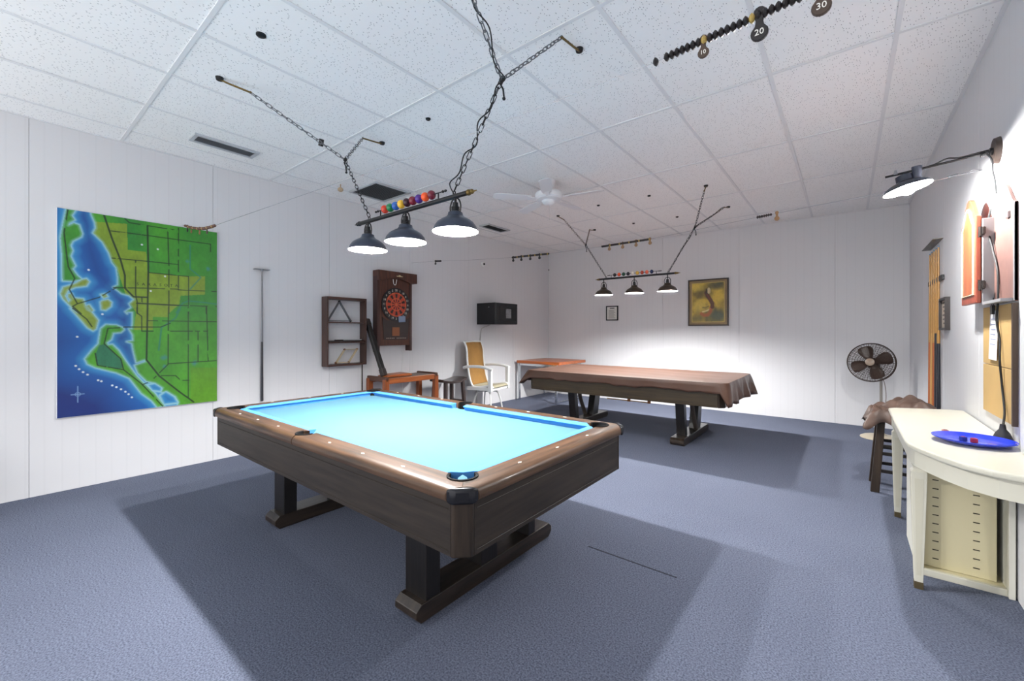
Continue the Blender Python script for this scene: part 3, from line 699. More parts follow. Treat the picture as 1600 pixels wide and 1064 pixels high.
# ------------------------------------------------------------ left wall: painted map
MAP={'main':[(0.181,-0.02),(0.178,0.007),(0.199,0.047),(0.202,0.073),(0.187,0.099),(0.24,0.138),(0.276,0.189),(0.295,0.236),(0.32,0.262),(0.329,0.311),(0.329,0.349),(0.302,0.362),(0.351,0.392),(0.396,0.401),(0.425,0.42),(0.396,0.443),(0.409,0.463),(0.376,0.483),(0.383,0.495),(0.372,0.485),(0.417,0.487),(0.417,0.534),(0.413,0.574),(0.394,0.574),(0.417,0.607),(0.419,0.636),(0.381,0.641),(0.413,0.65),(0.423,0.698),(0.439,0.752),(0.49,0.74),(0.496,0.749),(0.429,0.766),(0.449,0.807),(0.503,0.855),(0.558,0.867),(0.608,0.897),(0.6,0.92),(0.636,0.917),(0.695,0.951),(0.717,0.983),(0.709,1.001),(1.1,1.1),(1.1,-0.1)],'key_top':[(0.046,-0.002),(0.03,0.069),(0.016,0.143),(0.024,0.218),(0.027,0.346),(0.085,0.345),(0.127,0.332),(0.104,0.315),(0.079,0.286),(0.093,0.269),(0.068,0.224),(0.079,0.197),(0.068,0.173),(0.079,0.151),(0.124,0.125),(0.13,0.109),(0.113,0.068),(0.085,0.062),(0.057,0.078),(0.062,0.065),(0.09,0.046),(0.074,0.027),(0.095,-0.002)],'lido':[(0.068,0.364),(0.03,0.376),(0.016,0.408),(0.03,0.433),(0.062,0.462),(0.102,0.498),(0.068,0.477),(0.113,0.522),(0.158,0.57),(0.188,0.585),(0.205,0.575),(0.217,0.532),(0.188,0.5),(0.158,0.468),(0.147,0.46),(0.135,0.428),(0.085,0.425),(0.074,0.405),(0.057,0.406),(0.054,0.421),(0.068,0.436),(0.057,0.447),(0.041,0.417),(0.057,0.39),(0.095,0.373),(0.124,0.369),(0.152,0.364),(0.167,0.342),(0.152,0.328),(0.124,0.335),(0.098,0.352)],'bird':[(0.229,0.441),(0.24,0.432),(0.271,0.426),(0.292,0.439),(0.289,0.46),(0.258,0.481),(0.234,0.478)],'isl2':[(0.147,0.462),(0.167,0.456),(0.19,0.482),(0.181,0.491),(0.158,0.48)],'isl3':[(0.231,0.403),(0.258,0.397),(0.271,0.412),(0.247,0.421)],'siesta':[(0.358,0.568),(0.32,0.555),(0.259,0.553),(0.23,0.574),(0.217,0.65),(0.182,0.681),(0.144,0.723),(0.158,0.749),(0.2,0.768),(0.32,0.8),(0.397,0.832),(0.47,0.916),(0.537,0.962),(0.572,1.0),(0.622,0.998),(0.558,0.923),(0.482,0.86),(0.443,0.824),(0.384,0.753),(0.333,0.685),(0.296,0.654),(0.271,0.656),(0.266,0.645),(0.29,0.629),(0.302,0.596),(0.346,0.593),(0.365,0.579)],'siesta_in':[(0.223,0.655),(0.248,0.653),(0.296,0.689),(0.352,0.741),(0.362,0.775),(0.32,0.781),(0.248,0.761),(0.208,0.752),(0.203,0.698)],'cutwater':([(0.507,0.873),(0.558,0.867),(0.604,0.894),(0.597,0.917),(0.537,0.907)],[(0.586,0.937),(0.629,0.916),(0.688,0.95),(0.717,0.989),(0.615,0.989)]),'roads_t':[[(0.249,0.002),(0.295,0.116),(0.345,0.221),(0.37,0.297),(0.37,0.363),(0.422,0.406),(0.509,0.405)],[(0.509,0.023),(0.515,0.241),(0.509,0.492),(0.51,0.459),(0.503,0.74),(0.586,0.831),(0.717,0.923),(0.824,0.992)],[(0.442,0.439),(0.715,0.442)]],'roads':[[(0.37,0.002),(0.396,0.02),(0.715,0.023)],[(0.289,0.076),(0.515,0.074),(0.95,0.074),(0.95,0.118)],[(0.295,0.214),(0.515,0.212),(0.715,0.213)],[(0.515,0.272),(0.787,0.275),(0.787,0.402)],[(0.302,0.364),(0.515,0.356),(0.715,0.351)],[(0.715,0.355),(0.995,0.351)],[(0.642,0.03),(0.649,0.207),(0.649,0.489)],[(0.715,0.009),(0.715,0.345)],[(0.435,0.213),(0.435,0.394),(0.445,0.433),(0.445,0.494)],[(0.787,0.402),(0.787,0.486)],[(0.715,0.442),(0.995,0.439)],[(0.917,0.442),(0.917,0.484)],[(0.474,0.409),(0.474,0.478)],[(0.051,0.241),(0.057,0.277),(0.09,0.331),(0.062,0.385),(0.104,0.453)],[(0.054,0.004),(0.035,0.114),(0.051,0.241)],[(0.104,0.453),(0.079,0.467),(0.124,0.501)],[(0.104,0.453),(0.222,0.417),(0.32,0.363)],[(0.443,0.46),(0.443,0.489),(0.473,0.508),(0.473,0.586),(0.995,0.586)],[(0.51,0.53),(0.995,0.53)],[(0.352,0.565),(0.593,0.564),(0.658,0.543)],[(0.647,0.454),(0.644,0.769),(0.551,0.841)],[(0.785,0.45),(0.785,0.964)],[(0.92,0.446),(0.932,0.762)],[(0.856,0.591),(0.856,0.759)],[(0.644,0.766),(0.995,0.761)],[(0.593,0.829),(0.695,0.834),(0.732,0.863),(0.789,0.866)],[(0.358,0.568),(0.271,0.572),(0.25,0.65),(0.346,0.73),(0.362,0.786),(0.212,0.757),(0.2,0.697)],[(0.362,0.786),(0.47,0.864),(0.608,0.997)],[(0.079,0.476),(0.153,0.527),(0.182,0.564)],[(0.476,0.871),(0.51,0.862)]],'rivers':[[(0.725,0.464),(0.695,0.513),(0.6,0.567),(0.582,0.69)],[(0.798,0.096),(0.798,0.231),(0.877,0.275),(0.798,0.347)],[(0.7,0.484),(0.744,0.429),(0.783,0.415),(0.885,0.418),(0.995,0.426)]],'yellow':[[(0.199,0.041),(0.383,0.028),(0.386,0.162),(0.501,0.164),(0.509,0.27),(0.783,0.275),(0.909,0.266),(0.909,0.373),(0.73,0.387),(0.722,0.435),(0.649,0.489),(0.442,0.494),(0.383,0.419),(0.32,0.256),(0.187,0.096)],[(0.443,0.46),(0.644,0.454),(0.644,0.508),(0.545,0.509),(0.545,0.579),(0.423,0.579)],[(0.801,0.794),(1.054,0.805),(1.054,1.025),(0.801,1.002)]],'dots':[(0.164,0.284),(0.24,0.501),(0.103,0.614),(0.095,0.755),(0.113,0.772),(0.134,0.787),(0.158,0.801),(0.216,0.832),(0.234,0.838),(0.296,0.863),(0.32,0.873),(0.347,0.886),(0.373,0.901),(0.392,0.915),(0.412,0.933),(0.474,0.127),(0.576,0.141),(0.624,0.285),(0.53,0.37)],'compass':(0.106,0.894),'text':[(0.448,0.339),(0.7,0.334)]}
def seg_dist(px, py, pts):
    d = np.full(px.shape, 9.0)
    for (x0, y0), (x1, y1) in zip(pts[:-1], pts[1:]):
        dx, dy = x1-x0, y1-y0; L2 = dx*dx+dy*dy+1e-12
        t = np.clip(((px-x0)*dx+(py-y0)*dy)/L2, 0, 1); d = np.minimum(d, np.hypot(px-x0-t*dx, py-y0-t*dy))
    return d
def inside(px, py, pts):
    r = np.zeros(px.shape, bool); n = len(pts)
    for i in range(n):
        x0, y0 = pts[i]; x1, y1 = pts[(i+1) % n]
        if y0 == y1: continue
        c = ((y0 > py) != (y1 > py)) & (px < (x1-x0)*(py-y0)/(y1-y0)+x0); r ^= c
    return r
ASP = 1.712/1.111
def map_fn(u, v):
    s = lambda P: [(a, b*ASP) for a, b in P]
    x, y = u, v*ASP
    lands = [s(MAP[k]) for k in ('main', 'key_top', 'lido', 'bird', 'isl2', 'isl3', 'siesta')]
    wat = [s(k) for k in MAP['cutwater']]
    land = np.zeros(x.shape, bool); coast = np.full(x.shape, 9.0)
    for P in lands: land |= inside(x, y, P); coast = np.minimum(coast, seg_dist(x, y, P + P[:1]))
    for P in wat: land &= ~inside(x, y, P); coast = np.minimum(coast, seg_dist(x, y, P + P[:1]))
    n1 = smooth_noise(u, v, 5, 1); n2 = smooth_noise(u, v, 24, 2); n3 = smooth_noise(u, v, 90, 3)
    L = lambda h: np.array(lin(h))
    mix = lambda a, b, t: a*(1-t[:, None]) + b*t[:, None]
    deep, mid, shal, halo = L('#142f78'), L('#1b63b0'), L('#3f9fd8'), L('#a9dbe0')
    wt = mix(np.tile(shal, (len(x), 1)), np.tile(mid, (len(x), 1)), np.clip(coast/.055, 0, 1))
    wt = mix(wt, np.tile(deep, (len(x), 1)), np.clip((coast-.05)/.20 + (n1-.5)*.3, 0, 1) * np.clip(.35 + (v-.15)*1.1 - u*.5, .1, 1))
    wt = mix(wt, np.tile(L('#14408c'), (len(x), 1)), np.clip(1 - seg_dist(x, y, s([(.14, .0), (.17, .17), (.22, .30), (.38, .46), (.35, .62), (.44, .75)]))/.05, 0, 1)*.55)
    g = mix(np.tile(L('#2f8a30'), (len(x), 1)), np.tile(L('#4da52c'), (len(x), 1)), np.clip(n1*1.2-.1, 0, 1))
    lo = np.clip((v-.5)*2, 0, 1)*.6; g = mix(g, np.tile(L('#63ad25'), (len(x), 1)), lo)
    ye = np.zeros(x.shape, bool)
    for P in MAP['yellow']: ye |= inside(u, v, P)
    g[ye] = L('#85a42c'); g[inside(u, v, MAP['yellow'][2])] = L('#5f9c22')
    for k in ('lido', 'bird', 'isl2', 'isl3'): g[inside(x, y, s(MAP[k]))] = L('#8ba238')
    g[inside(x, y, s(MAP['siesta_in']))] = L('#2f7c58')
    g = g * (.82 + .22*n2 + .16*n3)[:, None]
    for P in MAP['rivers']: g = mix(g, np.tile(L('#27876e'), (len(x), 1)), np.clip(1.4 - seg_dist(x, y, s(P))/.006, 0, 1)*.8)
    for (a, b, r) in ((.78, .19, .02), (.93, .22, .025), (.62, .73, .03), (.83, .77, .03), (.62, .78, .02)):
        g = mix(g, np.tile(L('#3b8ba8'), (len(x), 1)), np.clip(1.2 - np.hypot(x-a, y-b*ASP)/r - n3*.5, 0, 1)*.7)
    c = np.where(land[:, None], g, wt)
    h = np.clip(1 - coast/.016, 0, 1)**1.3 * np.where(land, .55, 1.0)
    c = mix(c, np.tile(halo, (len(x), 1)), np.clip(h, 0, 1)*.9)
    dark = L('#14301a')
    for P in MAP['roads_t']: c = mix(c, np.tile(dark, (len(x), 1)), np.clip((.0075 - seg_dist(x, y, s(P)))/.003, 0, 1)*.95)
    for q, P in enumerate(MAP['roads']):
        gap = (smooth_noise(u, v, 34, 11) > .20)
        c = mix(c, np.tile(dark, (len(x), 1)), np.clip((.0054 - seg_dist(x, y, s(P)))/.0025, 0, 1)*.9*gap)
    for a, b in MAP['dots']: c = mix(c, np.tile(L('#e6eef0'), (len(x), 1)), np.clip((.0085 - np.hypot(x-a, y-b*ASP))/.003, 0, 1))
    a, b = MAP['compass']; b *= ASP
    w = np.zeros(x.shape)
    for (dx, dy) in ((.035, 0), (0, .06)): w = np.maximum(w, np.clip((.0035-seg_dist(x, y, [(a-dx, b-dy), (a+dx, b+dy)]))/.002, 0, 1))
    w = np.maximum(w, np.clip((.003-np.abs(np.hypot(x-a, y-b)-.014))/.002, 0, 1))
    return mix(c, np.tile(L('#8fb6e0'), (len(x), 1)), w*.8)*.8
t = thing('wall_map', 'large blue and green painted coastal map hung on the left wall', 'map', (XL, .912, 1.451))
bm = B(); bx(bm, XL, XL+.022, .357, 1.468, .595, 2.307); obj('board', bm, mat('map_board', '#c9ccd2', .5), t, world=True, bevel=.006)
pm = painted('map_paint', .38)
grid_image('map_print', pm, map_fn, 300, 440, (.0228, .363-.912, 2.301-1.451), (0, 1.099, 0), (0, 0, -1.70), t)
tb = B()
(u0, v0), (u1, v1) = MAP['text']
for k, ch in enumerate('SARASOTA'):
    f = k/7; yy = .357 + (u0+(u1-u0)*f)*1.111 - .912; zz = 2.307 - (v0+(v1-v0)*f)*1.712 - 1.451
    g_ = text_bm(ch, .036, Matrix.Translation((.0232, yy, zz)) @ Matrix(((0, 0, 1, 0), (1, 0, 0, 0), (0, 1, 0, 0), (0, 0, 0, 1))))
    me = bpy.data.meshes.new('x'); g_.to_mesh(me); g_.free(); tb.from_mesh(me); bpy.data.meshes.remove(me)
obj('map_lettering', tb, mat('map_letter', '#12261a', .6), t)

# cue on the left wall
def cue(label, x, y, z0, L, m_shaft, m_butt, loc_root=None, lean=0, group=None, r=.0145, split=.45, name='pool_cue'):
    t = thing(name, label, 'cue', (x, y, z0), group=group)
    bm = B(); cyl(bm, (0, 0, 0), (0, 0, L*split), r, r*.78, 14); sphere(bm, (0, 0, .002), r, 12, (1, 1, .5)); obj('butt', bm, m_butt, t, smooth=True)
    bm = B(); cyl(bm, (0, 0, L*split), (0, 0, L-.012), r*.78, r*.42, 14); obj('shaft', bm, m_shaft, t, smooth=True)
    bm = B(); cyl(bm, (0, 0, L-.012), (0, 0, L), r*.42, r*.40, 12); obj('tip', bm, mat('cue_tip', '#4b6f8c', .7), t)
    return t
cue('single dark cue stick hanging upright on left wall right of the map', -4.965, 1.875, .55, 1.42, mat('shaft_grey', '#74767b', .3, metal=.5), mat('butt_black', '#23242a', .3))
bm = B(); bx(bm, XL, XL+.06, 1.80, 1.95, 1.972, 1.978); cyl(bm, (XL+.035, 1.875, 1.955), (XL+.035, 1.875, 1.98), .012); solo('cue_bracket', bm, mat('bracket_grey', '#8c8f94', .4, metal=.5), 'small grey bracket gripping the top of the left wall cue', 'bracket', (XL, 1.875, 1.97))

# open shelf box
t = thing('wall_shelf', 'open dark brown three-tier shelf box on left wall', 'shelf', (XL, 2.82, 1.30))
brown_z = wood('shelf_brown_z', '#4d3026', '#33201a', 2, .35); brown_y = wood('shelf_brown_y', '#4d3026', '#33201a', 1, .35)
d0, d1, y0, y1, z0, z1 = XL, XL+.135, 2.555, 3.085, .875, 1.725
for ya, yb in ((y0, y0+.018), (y1-.018, y1)):
    bm = B(); bx(bm, d0, d1, ya, yb, z0, z1); obj('side_panel', bm, brown_z, t, world=True, bevel=.002)
bm = B(); bx(bm, d0, d1, y0+.018, y1-.018, z1-.032, z1); obj('top_panel', bm, brown_y, t, world=True, bevel=.002)
bm = B(); bx(bm, d0, d1, y0+.018, y1-.018, z0, z0+.024); obj('bottom_panel', bm, brown_y, t, world=True, bevel=.002)
for z in (1.405, 1.158):
    bm = B(); bx(bm, d0, d1-.01, y0+.018, y1-.018, z, z+.014); obj('shelf', bm, brown_y, t, world=True)
def rack_frame(name, label, x, pts, m, r=.010, cm=None):
    t = thing(name, label, 'ball rack', (x, pts[0][0], pts[0][1]))
    n = len(pts)
    for k in range(n):
        p = (x, *pts[k]); q = (x, *pts[(k+1) % n])
        bm = B(); d = Vector(q)-Vector(p); L = d.length; a = math.atan2(d.z, d.y)
        box(bm, ((Vector(p)+Vector(q))/2)[:], (.045, L, .008), (a, 0, 0)); obj('rack_side', bm, m, t, world=True, bevel=.002)
    for p in pts:
        bm = B(); sphere(bm, (x, *p), .014, 8, (1.7, 1, 1)); obj('corner', bm, cm or black, t, world=True, smooth=True)
rack_frame('triangle_rack', 'grey triangular ball rack standing on the top shelf', XL+.07, [(2.60, 1.438), (2.895, 1.436), (2.745, 1.675)], mat('rack_grey', '#6d6f73', .35, metal=.3))
rack_frame('diamond_rack', 'pale diamond ball rack standing on the bottom shelf', XL+.07, [(2.70, .914), (2.87, .914), (2.985, 1.075), (2.815, 1.075)], mat('rack_pale', '#b9a988', .4), cm=mat('rack_corner', '#6b3f28', .4))
bm = B(); bx(bm, XL+.02, XL+.10, 2.60, 3.02, 1.173, 1.190); bx(bm, XL+.03, XL+.09, 2.70, 2.80, 1.19, 1.20)
solo('cue_case', bm, mat('case_dark', '#2b2422', .5), 'flat dark case lying on the middle shelf', 'case', (XL+.06, 2.81, 1.173), bevel=.003)
bm = B(); cyl(bm, (XL+.10, 2.78, 1.197), (XL+.10, 3.03, 1.197), .006, seg=8); solo('short_rod', bm, mat('rod_pale', '#b0b2b4', .4), 'thin pale rod lying along the front of the middle shelf', 'rod', (XL+.10, 2.9, 1.197))

# electronic dartboard
t = thing('dartboard_cabinet', 'brown dartboard cabinet with red round target on left wall', 'dartboard', (XL, 3.56, 1.55))
db = wood('dart_brown', '#5c3323', '#3a2018', 2, .4); dk = mat('dart_dark', '#2a1d1b', .5)
X1 = XL+.12
for ya, yb in ((3.262, 3.30), (3.795, 3.833)):
    bm = B(); bx(bm, XL, X1-.015, ya, yb, 1.028, 2.05); obj('side_panel', bm, mat('dart_side', '#3a1f1a', .4), t, world=True, bevel=.003)
bm = B(); bx(bm, XL, X1-.03, 3.30, 3.795, 1.11, 2.05); obj('back_panel', bm, db, t, world=True)
bm = B(); arc = [(3.30+.495*(1-f), 1.985+.055*math.sin(math.pi*f)) for f in np.linspace(0, 1, 14)]
prism(bm, [(3.262, 2.128), (3.262, 1.99)] + arc[::-1] + [(3.833, 1.99), (3.905, 1.99), (3.905, 2.128)], XL, X1+.012, MX); obj('header', bm, db, t, world=True, bevel=.003)
yc, zc, xf = 3.565, 1.675, X1-.03
bm = B(); cyl(bm, (xf, yc, zc), (xf+.012, yc, zc), .232, seg=56); obj('surround', bm, mat('dart_black', '#17171b', .4), t, world=True, smooth=True, auto=30)
red = mat('seg_red', '#b8402a', .45); dks = mat('seg_black', '#2a1c1c', .45); org = mat('seg_orange', '#c9603a', .45)
for ringn, (ra, rb) in enumerate(((.022, .075), (.079, .090), (.094, .148), (.152, .165))):
    for k in range(20):
        a0, a1 = R(18*k-9+.8), R(18*k+9-.8)
        P = [(yc+ra*math.sin(a0), zc+ra*math.cos(a0)), (yc+rb*math.sin(a0), zc+rb*math.cos(a0)), (yc+rb*math.sin((a0+a1)/2), zc+rb*math.cos((a0+a1)/2)), (yc+rb*math.sin(a1), zc+rb*math.cos(a1)), (yc+ra*math.sin(a1), zc+ra*math.cos(a1))]
        bm = B(); prism(bm, P, xf+.012, xf+.0155, MX); obj('segment', bm, (red if (k + ringn) % 2 else (org if ringn in (1, 3) else dks)) if ringn != 0 else (red if k % 2 else dks), t, world=True)
bm = B(); cyl(bm, (xf+.012, yc, zc), (xf+.017, yc, zc), .018, seg=20); obj('bullseye', bm, org, t, world=True)
bm = B()
for r in (.0205, .077, .092, .150, .167): tube(bm, [(xf+.0165, yc+r*math.cos(k), zc+r*math.sin(k)) for k in np.linspace(0, 2*math.pi, 48, endpoint=False)], .0016, 4, closed=True)
for k in range(20):
    a = R(18*k+9); cyl(bm, (xf+.0165, yc+.02*math.sin(a), zc+.02*math.cos(a)), (xf+.0165, yc+.167*math.sin(a), zc+.167*math.cos(a)), .0015, seg=4)
obj('spider_wires', bm, org, t, world=True)
nm = mat('number_white', '#d7cfc0', .5)
for k, s in enumerate('20 1 18 4 13 6 10 15 2 17 3 19 7 16 8 11 14 9 12 5'.split()):
    a = R(18*k); M = Matrix.Translation((xf+.0125-XL, yc+.197*math.sin(a)-3.56, zc+.197*math.cos(a)-1.55)) @ Matrix(((0, 0, 1, 0), (1, 0, 0, 0), (0, 1, 0, 0), (0, 0, 0, 1)))
    obj('numeral', text_bm(s, .042, M), nm, t)
bm = B(); prism(bm, [(3.345, 1.50), (3.41, 1.455), (3.72, 1.455), (3.785, 1.50), (3.76, 1.19), (3.37, 1.19)], xf, xf+.010, MX); obj('score_panel', bm, dk, t, world=True)
bm = B(); bx(bm, xf+.010, xf+.013, 3.50, 3.62, 1.24, 1.36); obj('score_display', bm, mat('display_amber', '#8a5230', .4), t, world=True)
for k in range(12):
    if k == 5: continue
    bm = B(); bx(bm, xf+.010, xf+.014, 3.405+k*.028, 3.422+k*.028, 1.205, 1.215); obj('button', bm, mat('button_pale', '#b9a79a', .5), t, world=True)
bm = B(); box(bm, (X1+.0135, 3.60, 2.068), (.002, .10, .010)); box(bm, (X1+.0135, 3.60, 2.078), (.002, .035, .014)); obj('badge', bm, mat('badge_gold', '#c9b68a', .4), t, world=True)
bm = B(); tube(bm, curve([(X1, 3.50, 2.02), (X1+.005, 3.51, 1.955), (X1+.005, 3.54, 1.95), (X1, 3.56, 2.02)], 6), .004, 6); obj('hanging_loop', bm, white_paint, t, world=True, smooth=True)
bm = B(); box(bm, (xf+.022, 3.655, 1.475), (.012, .115, .085), (0.05, 0, 0)); obj('dart_pouch', bm, mat('pouch_blue', '#7c8aa0', .35), t, world=True, bevel=.008)
bm = B(); tube(bm, curve([(XL+.02, 3.73, 1.05), (XL+.012, 3.75, .95), (XL+.01, 3.73, .80), (XL+.012, 3.74, .55), (XL+.012, 3.75, .30)], 6), .004, 6); obj('power_cable', bm, white_paint, t, world=True, smooth=True)

# black metal cabinet with white cable
t = thing('wall_cabinet', 'black metal equipment cabinet mounted on left wall near corner', 'cabinet', (XL, 5.60, 1.42))
bk = mat('cabinet_black', '#141518', .35, metal=.2)
bm = B(); bx(bm, XL, -4.585, 5.30, 5.89, 1.424, 1.788); obj('cabinet_body', bm, bk, t, world=True, bevel=.004)
bm = B(); bx(bm, -4.585, -4.565, 5.305, 5.885, 1.428, 1.784); dr = obj('door', bm, mat('cabinet_door', '#1b1c1f', .3, metal=.2), t, world=True, bevel=.003)
bm = B(); bx(bm, -4.566-XL, -4.561-XL, 5.40-5.60, 5.84-5.60, 1.49-1.42, 1.73-1.42); obj('door_window', bm, mat('smoked_pane', '#08090b', .12), dr)
bm = B(); bx(bm, -4.561-XL, -4.558-XL, 5.56-5.60, 5.70-5.60, 1.53-1.42, 1.69-1.42); obj('door_label', bm, mat('label_grey', '#8e9094', .4, var=.6, vscale=60), dr)
bm = B(); sphere(bm, (-4.72-XL, 5.298-5.60, 1.715-1.42), .009, 8); obj('screw', bm, steel, t)
bm = B(); tube(bm, curve([(-4.72, 5.36, 1.425), (-4.83, 5.36, 1.39), (-4.96, 5.37, 1.33), (-4.985, 5.36, 1.10), (-4.985, 5.30, .80), (-4.985, 5.28, .40), (-4.985, 5.28, .02)], 6), .009, 8); obj('cable', bm, mat('cable_grey', '#a3a3a0', .5), t, world=True, smooth=True)

# ------------------------------------------------------------ back wall pictures
def px_line(bm, x0, x1, z, h): bx(bm, x0, x1, YB-.0175, YB-.0165, z-h/2, z+h/2)
t = thing('framed_notice', 'small black framed printed notice on the back wall', 'picture frame', (-3.528, YB, 1.655))
fx0, fx1, fz0, fz1 = -3.650, -3.406, 1.515, 1.795
for a, b, c, d in ((fx0, fx0+.018, fz0, fz1), (fx1-.018, fx1, fz0, fz1), (fx0+.018, fx1-.018, fz0, fz0+.018), (fx0+.018, fx1-.018, fz1-.018, fz1)):
    bm = B(); bx(bm, a, b, YB-.025, YB, c, d); obj('frame_side', bm, black_matte, t, world=True)
bm = B(); bx(bm, fx0+.018, fx1-.018, YB-.0165, YB, fz0+.018, fz1-.018); obj('paper', bm, mat('paper', '#dcdcd6', .6), t, world=True)
bm = B(); px_line(bm, -3.575, -3.478, 1.750, .016)
for k in range(13): px_line(bm, -3.60, -3.46 - .03*((k*7) % 4)/3, 1.715-k*.013, .004)
obj('print', bm, mat('ink', '#4c4c4e', .8), t, world=True)
t = thing('painting', 'framed gold and green painting of a curling figure on back wall', 'painting', (-1.808, YB, 1.788))
px0, px1, pz0, pz1 = -2.121, -1.494, 1.398, 2.178
def pframe(name, m, i0, i1, th):
    for a, b, c, d in ((px0+i0, px0+i1, pz0+i0, pz1-i0), (px1-i1, px1-i0, pz0+i0, pz1-i0), (px0+i1, px1-i1, pz0+i0, pz0+i1), (px0+i1, px1-i1, pz1-i1, pz1-i0)):
        bm = B(); bx(bm, a, b, YB-th, YB, c, d); obj(name, bm, m, t, world=True, bevel=.002)
pframe('frame_side', mat('frame_dark', '#2e2019', .4), 0, .022, .035)
pframe('mat_border', mat('frame_tan', '#8f7a56', .5, var=.2), .022, .058, .026)
pframe('gilt_edge', mat('gilt', '#b9a25a', .35, metal=.3), .058, .068, .028)
def art(u, v):
    L = lambda h: np.array(lin(h)); N = len(u)
    mix = lambda a, b, t: a*(1-t[:, None]) + b*np.clip(t, 0, 1)[:, None]
    T = lambda h: np.tile(L(h), (N, 1))
    n = smooth_noise(u, v, 4, 5)*.6 + smooth_noise(u, v, 11, 6)*.4
    c = mix(T('#5a5128'), T('#c9a93c'), n*1.6-.3)
    def blob(a, b, ra, rb, col, k=1.0, e=2.0):
        nonlocal c; d = ((u-a)/ra)**2 + ((v-b)/rb)**2; c = mix(c, T(col), np.clip((1.25-d)*e, 0, 1)*k)
    blob(.15, .1, .25, .14, '#d8bd52', .7, .8); blob(.75, .08, .35, .12, '#3c4230', .8, .8); blob(.25, .3, .22, .12, '#6b5a28', .8, .8)
    blob(.85, .35, .25, .16, '#d3b23e', .8, .8); blob(.25, .6, .25, .2, '#cdb350', .8, .8); blob(.8, .85, .4, .22, '#36432f', .95, .9); blob(.15, .92, .3, .12, '#4c4a2a', .8, .8)
    def curve_(pts, w, col, k=1.0):
        nonlocal c; d = seg_dist(u, v*1.24, [(a, b*1.24) for a, b in pts]); c = mix(c, T(col), np.clip((w*1.1-d)/.03, 0, 1)*k)
    curve_([(.62, .62), (.55, .68), (.45, .72), (.33, .74)], .030, '#e2d49a', .9)
    curve_([(.60, .64), (.58, .74), (.50, .82), (.38, .83), (.30, .79)], .060, '#a3562a', .9)
    curve_([(.45, .25), (.50, .34), (.58, .44), (.64, .54), (.64, .62)], .070, '#4a2016', .95)
    curve_([(.48, .30), (.56, .42)], .028, '#7a3420', .7)
    curve_([(.62, .47), (.70, .50), (.74, .58)], .014, '#3c1f15', .9)
    curve_([(.58, .53), (.46, .55), (.36, .54), (.28, .47)], .010, '#5a4a25', .8)
    curve_([(.52, .60), (.42, .64), (.34, .63)], .030, '#5d5428', .8)
    blob(.53, .20, .050, .075, '#c9b78a', 1, 3); blob(.46, .21, .03, .07, '#2e2417', .9, 2)
    return c * (.9 + .2*smooth_noise(u, v, 40, 9))[:, None]
grid_image('canvas', painted('oil_paint', .4), art, 90, 116, (px0+.066+1.808, -.024, pz1-.066-1.788), (px1-px0-.132, 0, 0), (0, 0, -(pz1-pz0-.132)), t)
bm = B(); sphere(bm, (-4.985, YB-.012, 2.62), .014, 8); solo('wall_hook', bm, black, 'tiny dark hook high up in the far left corner', 'hook', (-4.985, YB, 2.62))

# ------------------------------------------------------------ furniture along the left wall
or_x = wood('orange_wood_x', '#a55a2a', '#7c3f1c', 0, .35); or_y = wood('orange_wood_y', '#b0622e', '#864520', 1, .35); or_z = wood('orange_wood_z', '#9a5126', '#6f381a', 2, .35)
t = thing('side_table', 'orange brown wooden side table under the dartboard', 'table', (-4.72, 3.58, 0))
for y in (3.17, 3.99):
    for x in (-4.93, -4.57):
        bm = B(); bx(bm, x-.03, x+.03, y-.035, y+.035, 0, .69); obj('leg', bm, or_z, t, world=True, bevel=.008)
for x in (-4.93, -4.57):
    bm = B(); bx(bm, x-.02, x+.02, 3.20, 3.96, .63, .70); obj('rail', bm, or_y, t, world=True, bevel=.006)
for y in (3.17, 3.99):
    bm = B(); bx(bm, -4.96, -4.54, y-.025, y+.025, .655, .722); obj('end_rail', bm, mat('dark_rail', '#4a2c1d', .4), t, world=True, bevel=.012, bseg=3)
bm = B(); bx(bm, -4.91, -4.59, 3.20, 3.96, .688, .703); obj('tabletop', bm, mat('top_grey_brown', '#6c5647', .5, var=.2), t, world=True, bevel=.003)
bm = B(); prism(bm, [(3.22, .705), (3.60, .705), (3.62, .725), (3.56, .745), (3.26, .738), (3.21, .722)], -4.82, -4.60, MX)
bm.transform(Matrix.Translation((0, 0, .0)))
solo('wooden_slab', bm, or_y, 'loose orange wooden slab lying on the side table', 'board', (-4.71, 3.42, .705), bevel=.01, smooth=True)
t = thing('cue_case', 'long black hard case leaning on the wall at side table left end', 'case', (-4.78, 3.21, .70))
A0, A1 = Vector((-4.70, 3.235, .725)), Vector((-4.955, 3.135, 1.47)); d = (A1-A0)
x, y, dd = frame_from(d); Mc = Matrix((x, y, dd)).transposed().to_4x4(); Mc = Matrix.Translation(A0) @ Mc
bm = B(); box(bm, (0, 0, d.length/2), (.08, .05, d.length), M=Mc); obj('shell', bm, mat('case_black', '#0f0d0c', .5, bump=.2, bscale=80), t, world=True, bevel=.012, bseg=3)
bm = B(); box(bm, (0, 0, d.length-.05), (.088, .056, .09), M=Mc); obj('end_cap', bm, mat('case_cap', '#2b2320', .5), t, world=True, bevel=.01)
bm = B(); box(bm, (0, .0, .05), (.088, .058, .10), M=Mc); obj('end_cap', bm, MATS['case_cap'], t, world=True, bevel=.01)
bm = B(); cyl(bm, (-4.955, 3.075, .0), (-4.955, 3.075, 1.06), .011, .008, 10); solo('dark_rod', bm, mat('rod_dark', '#2b211d', .4), 'thin dark rod standing behind the leaning case', 'rod', (-4.955, 3.075, 0))

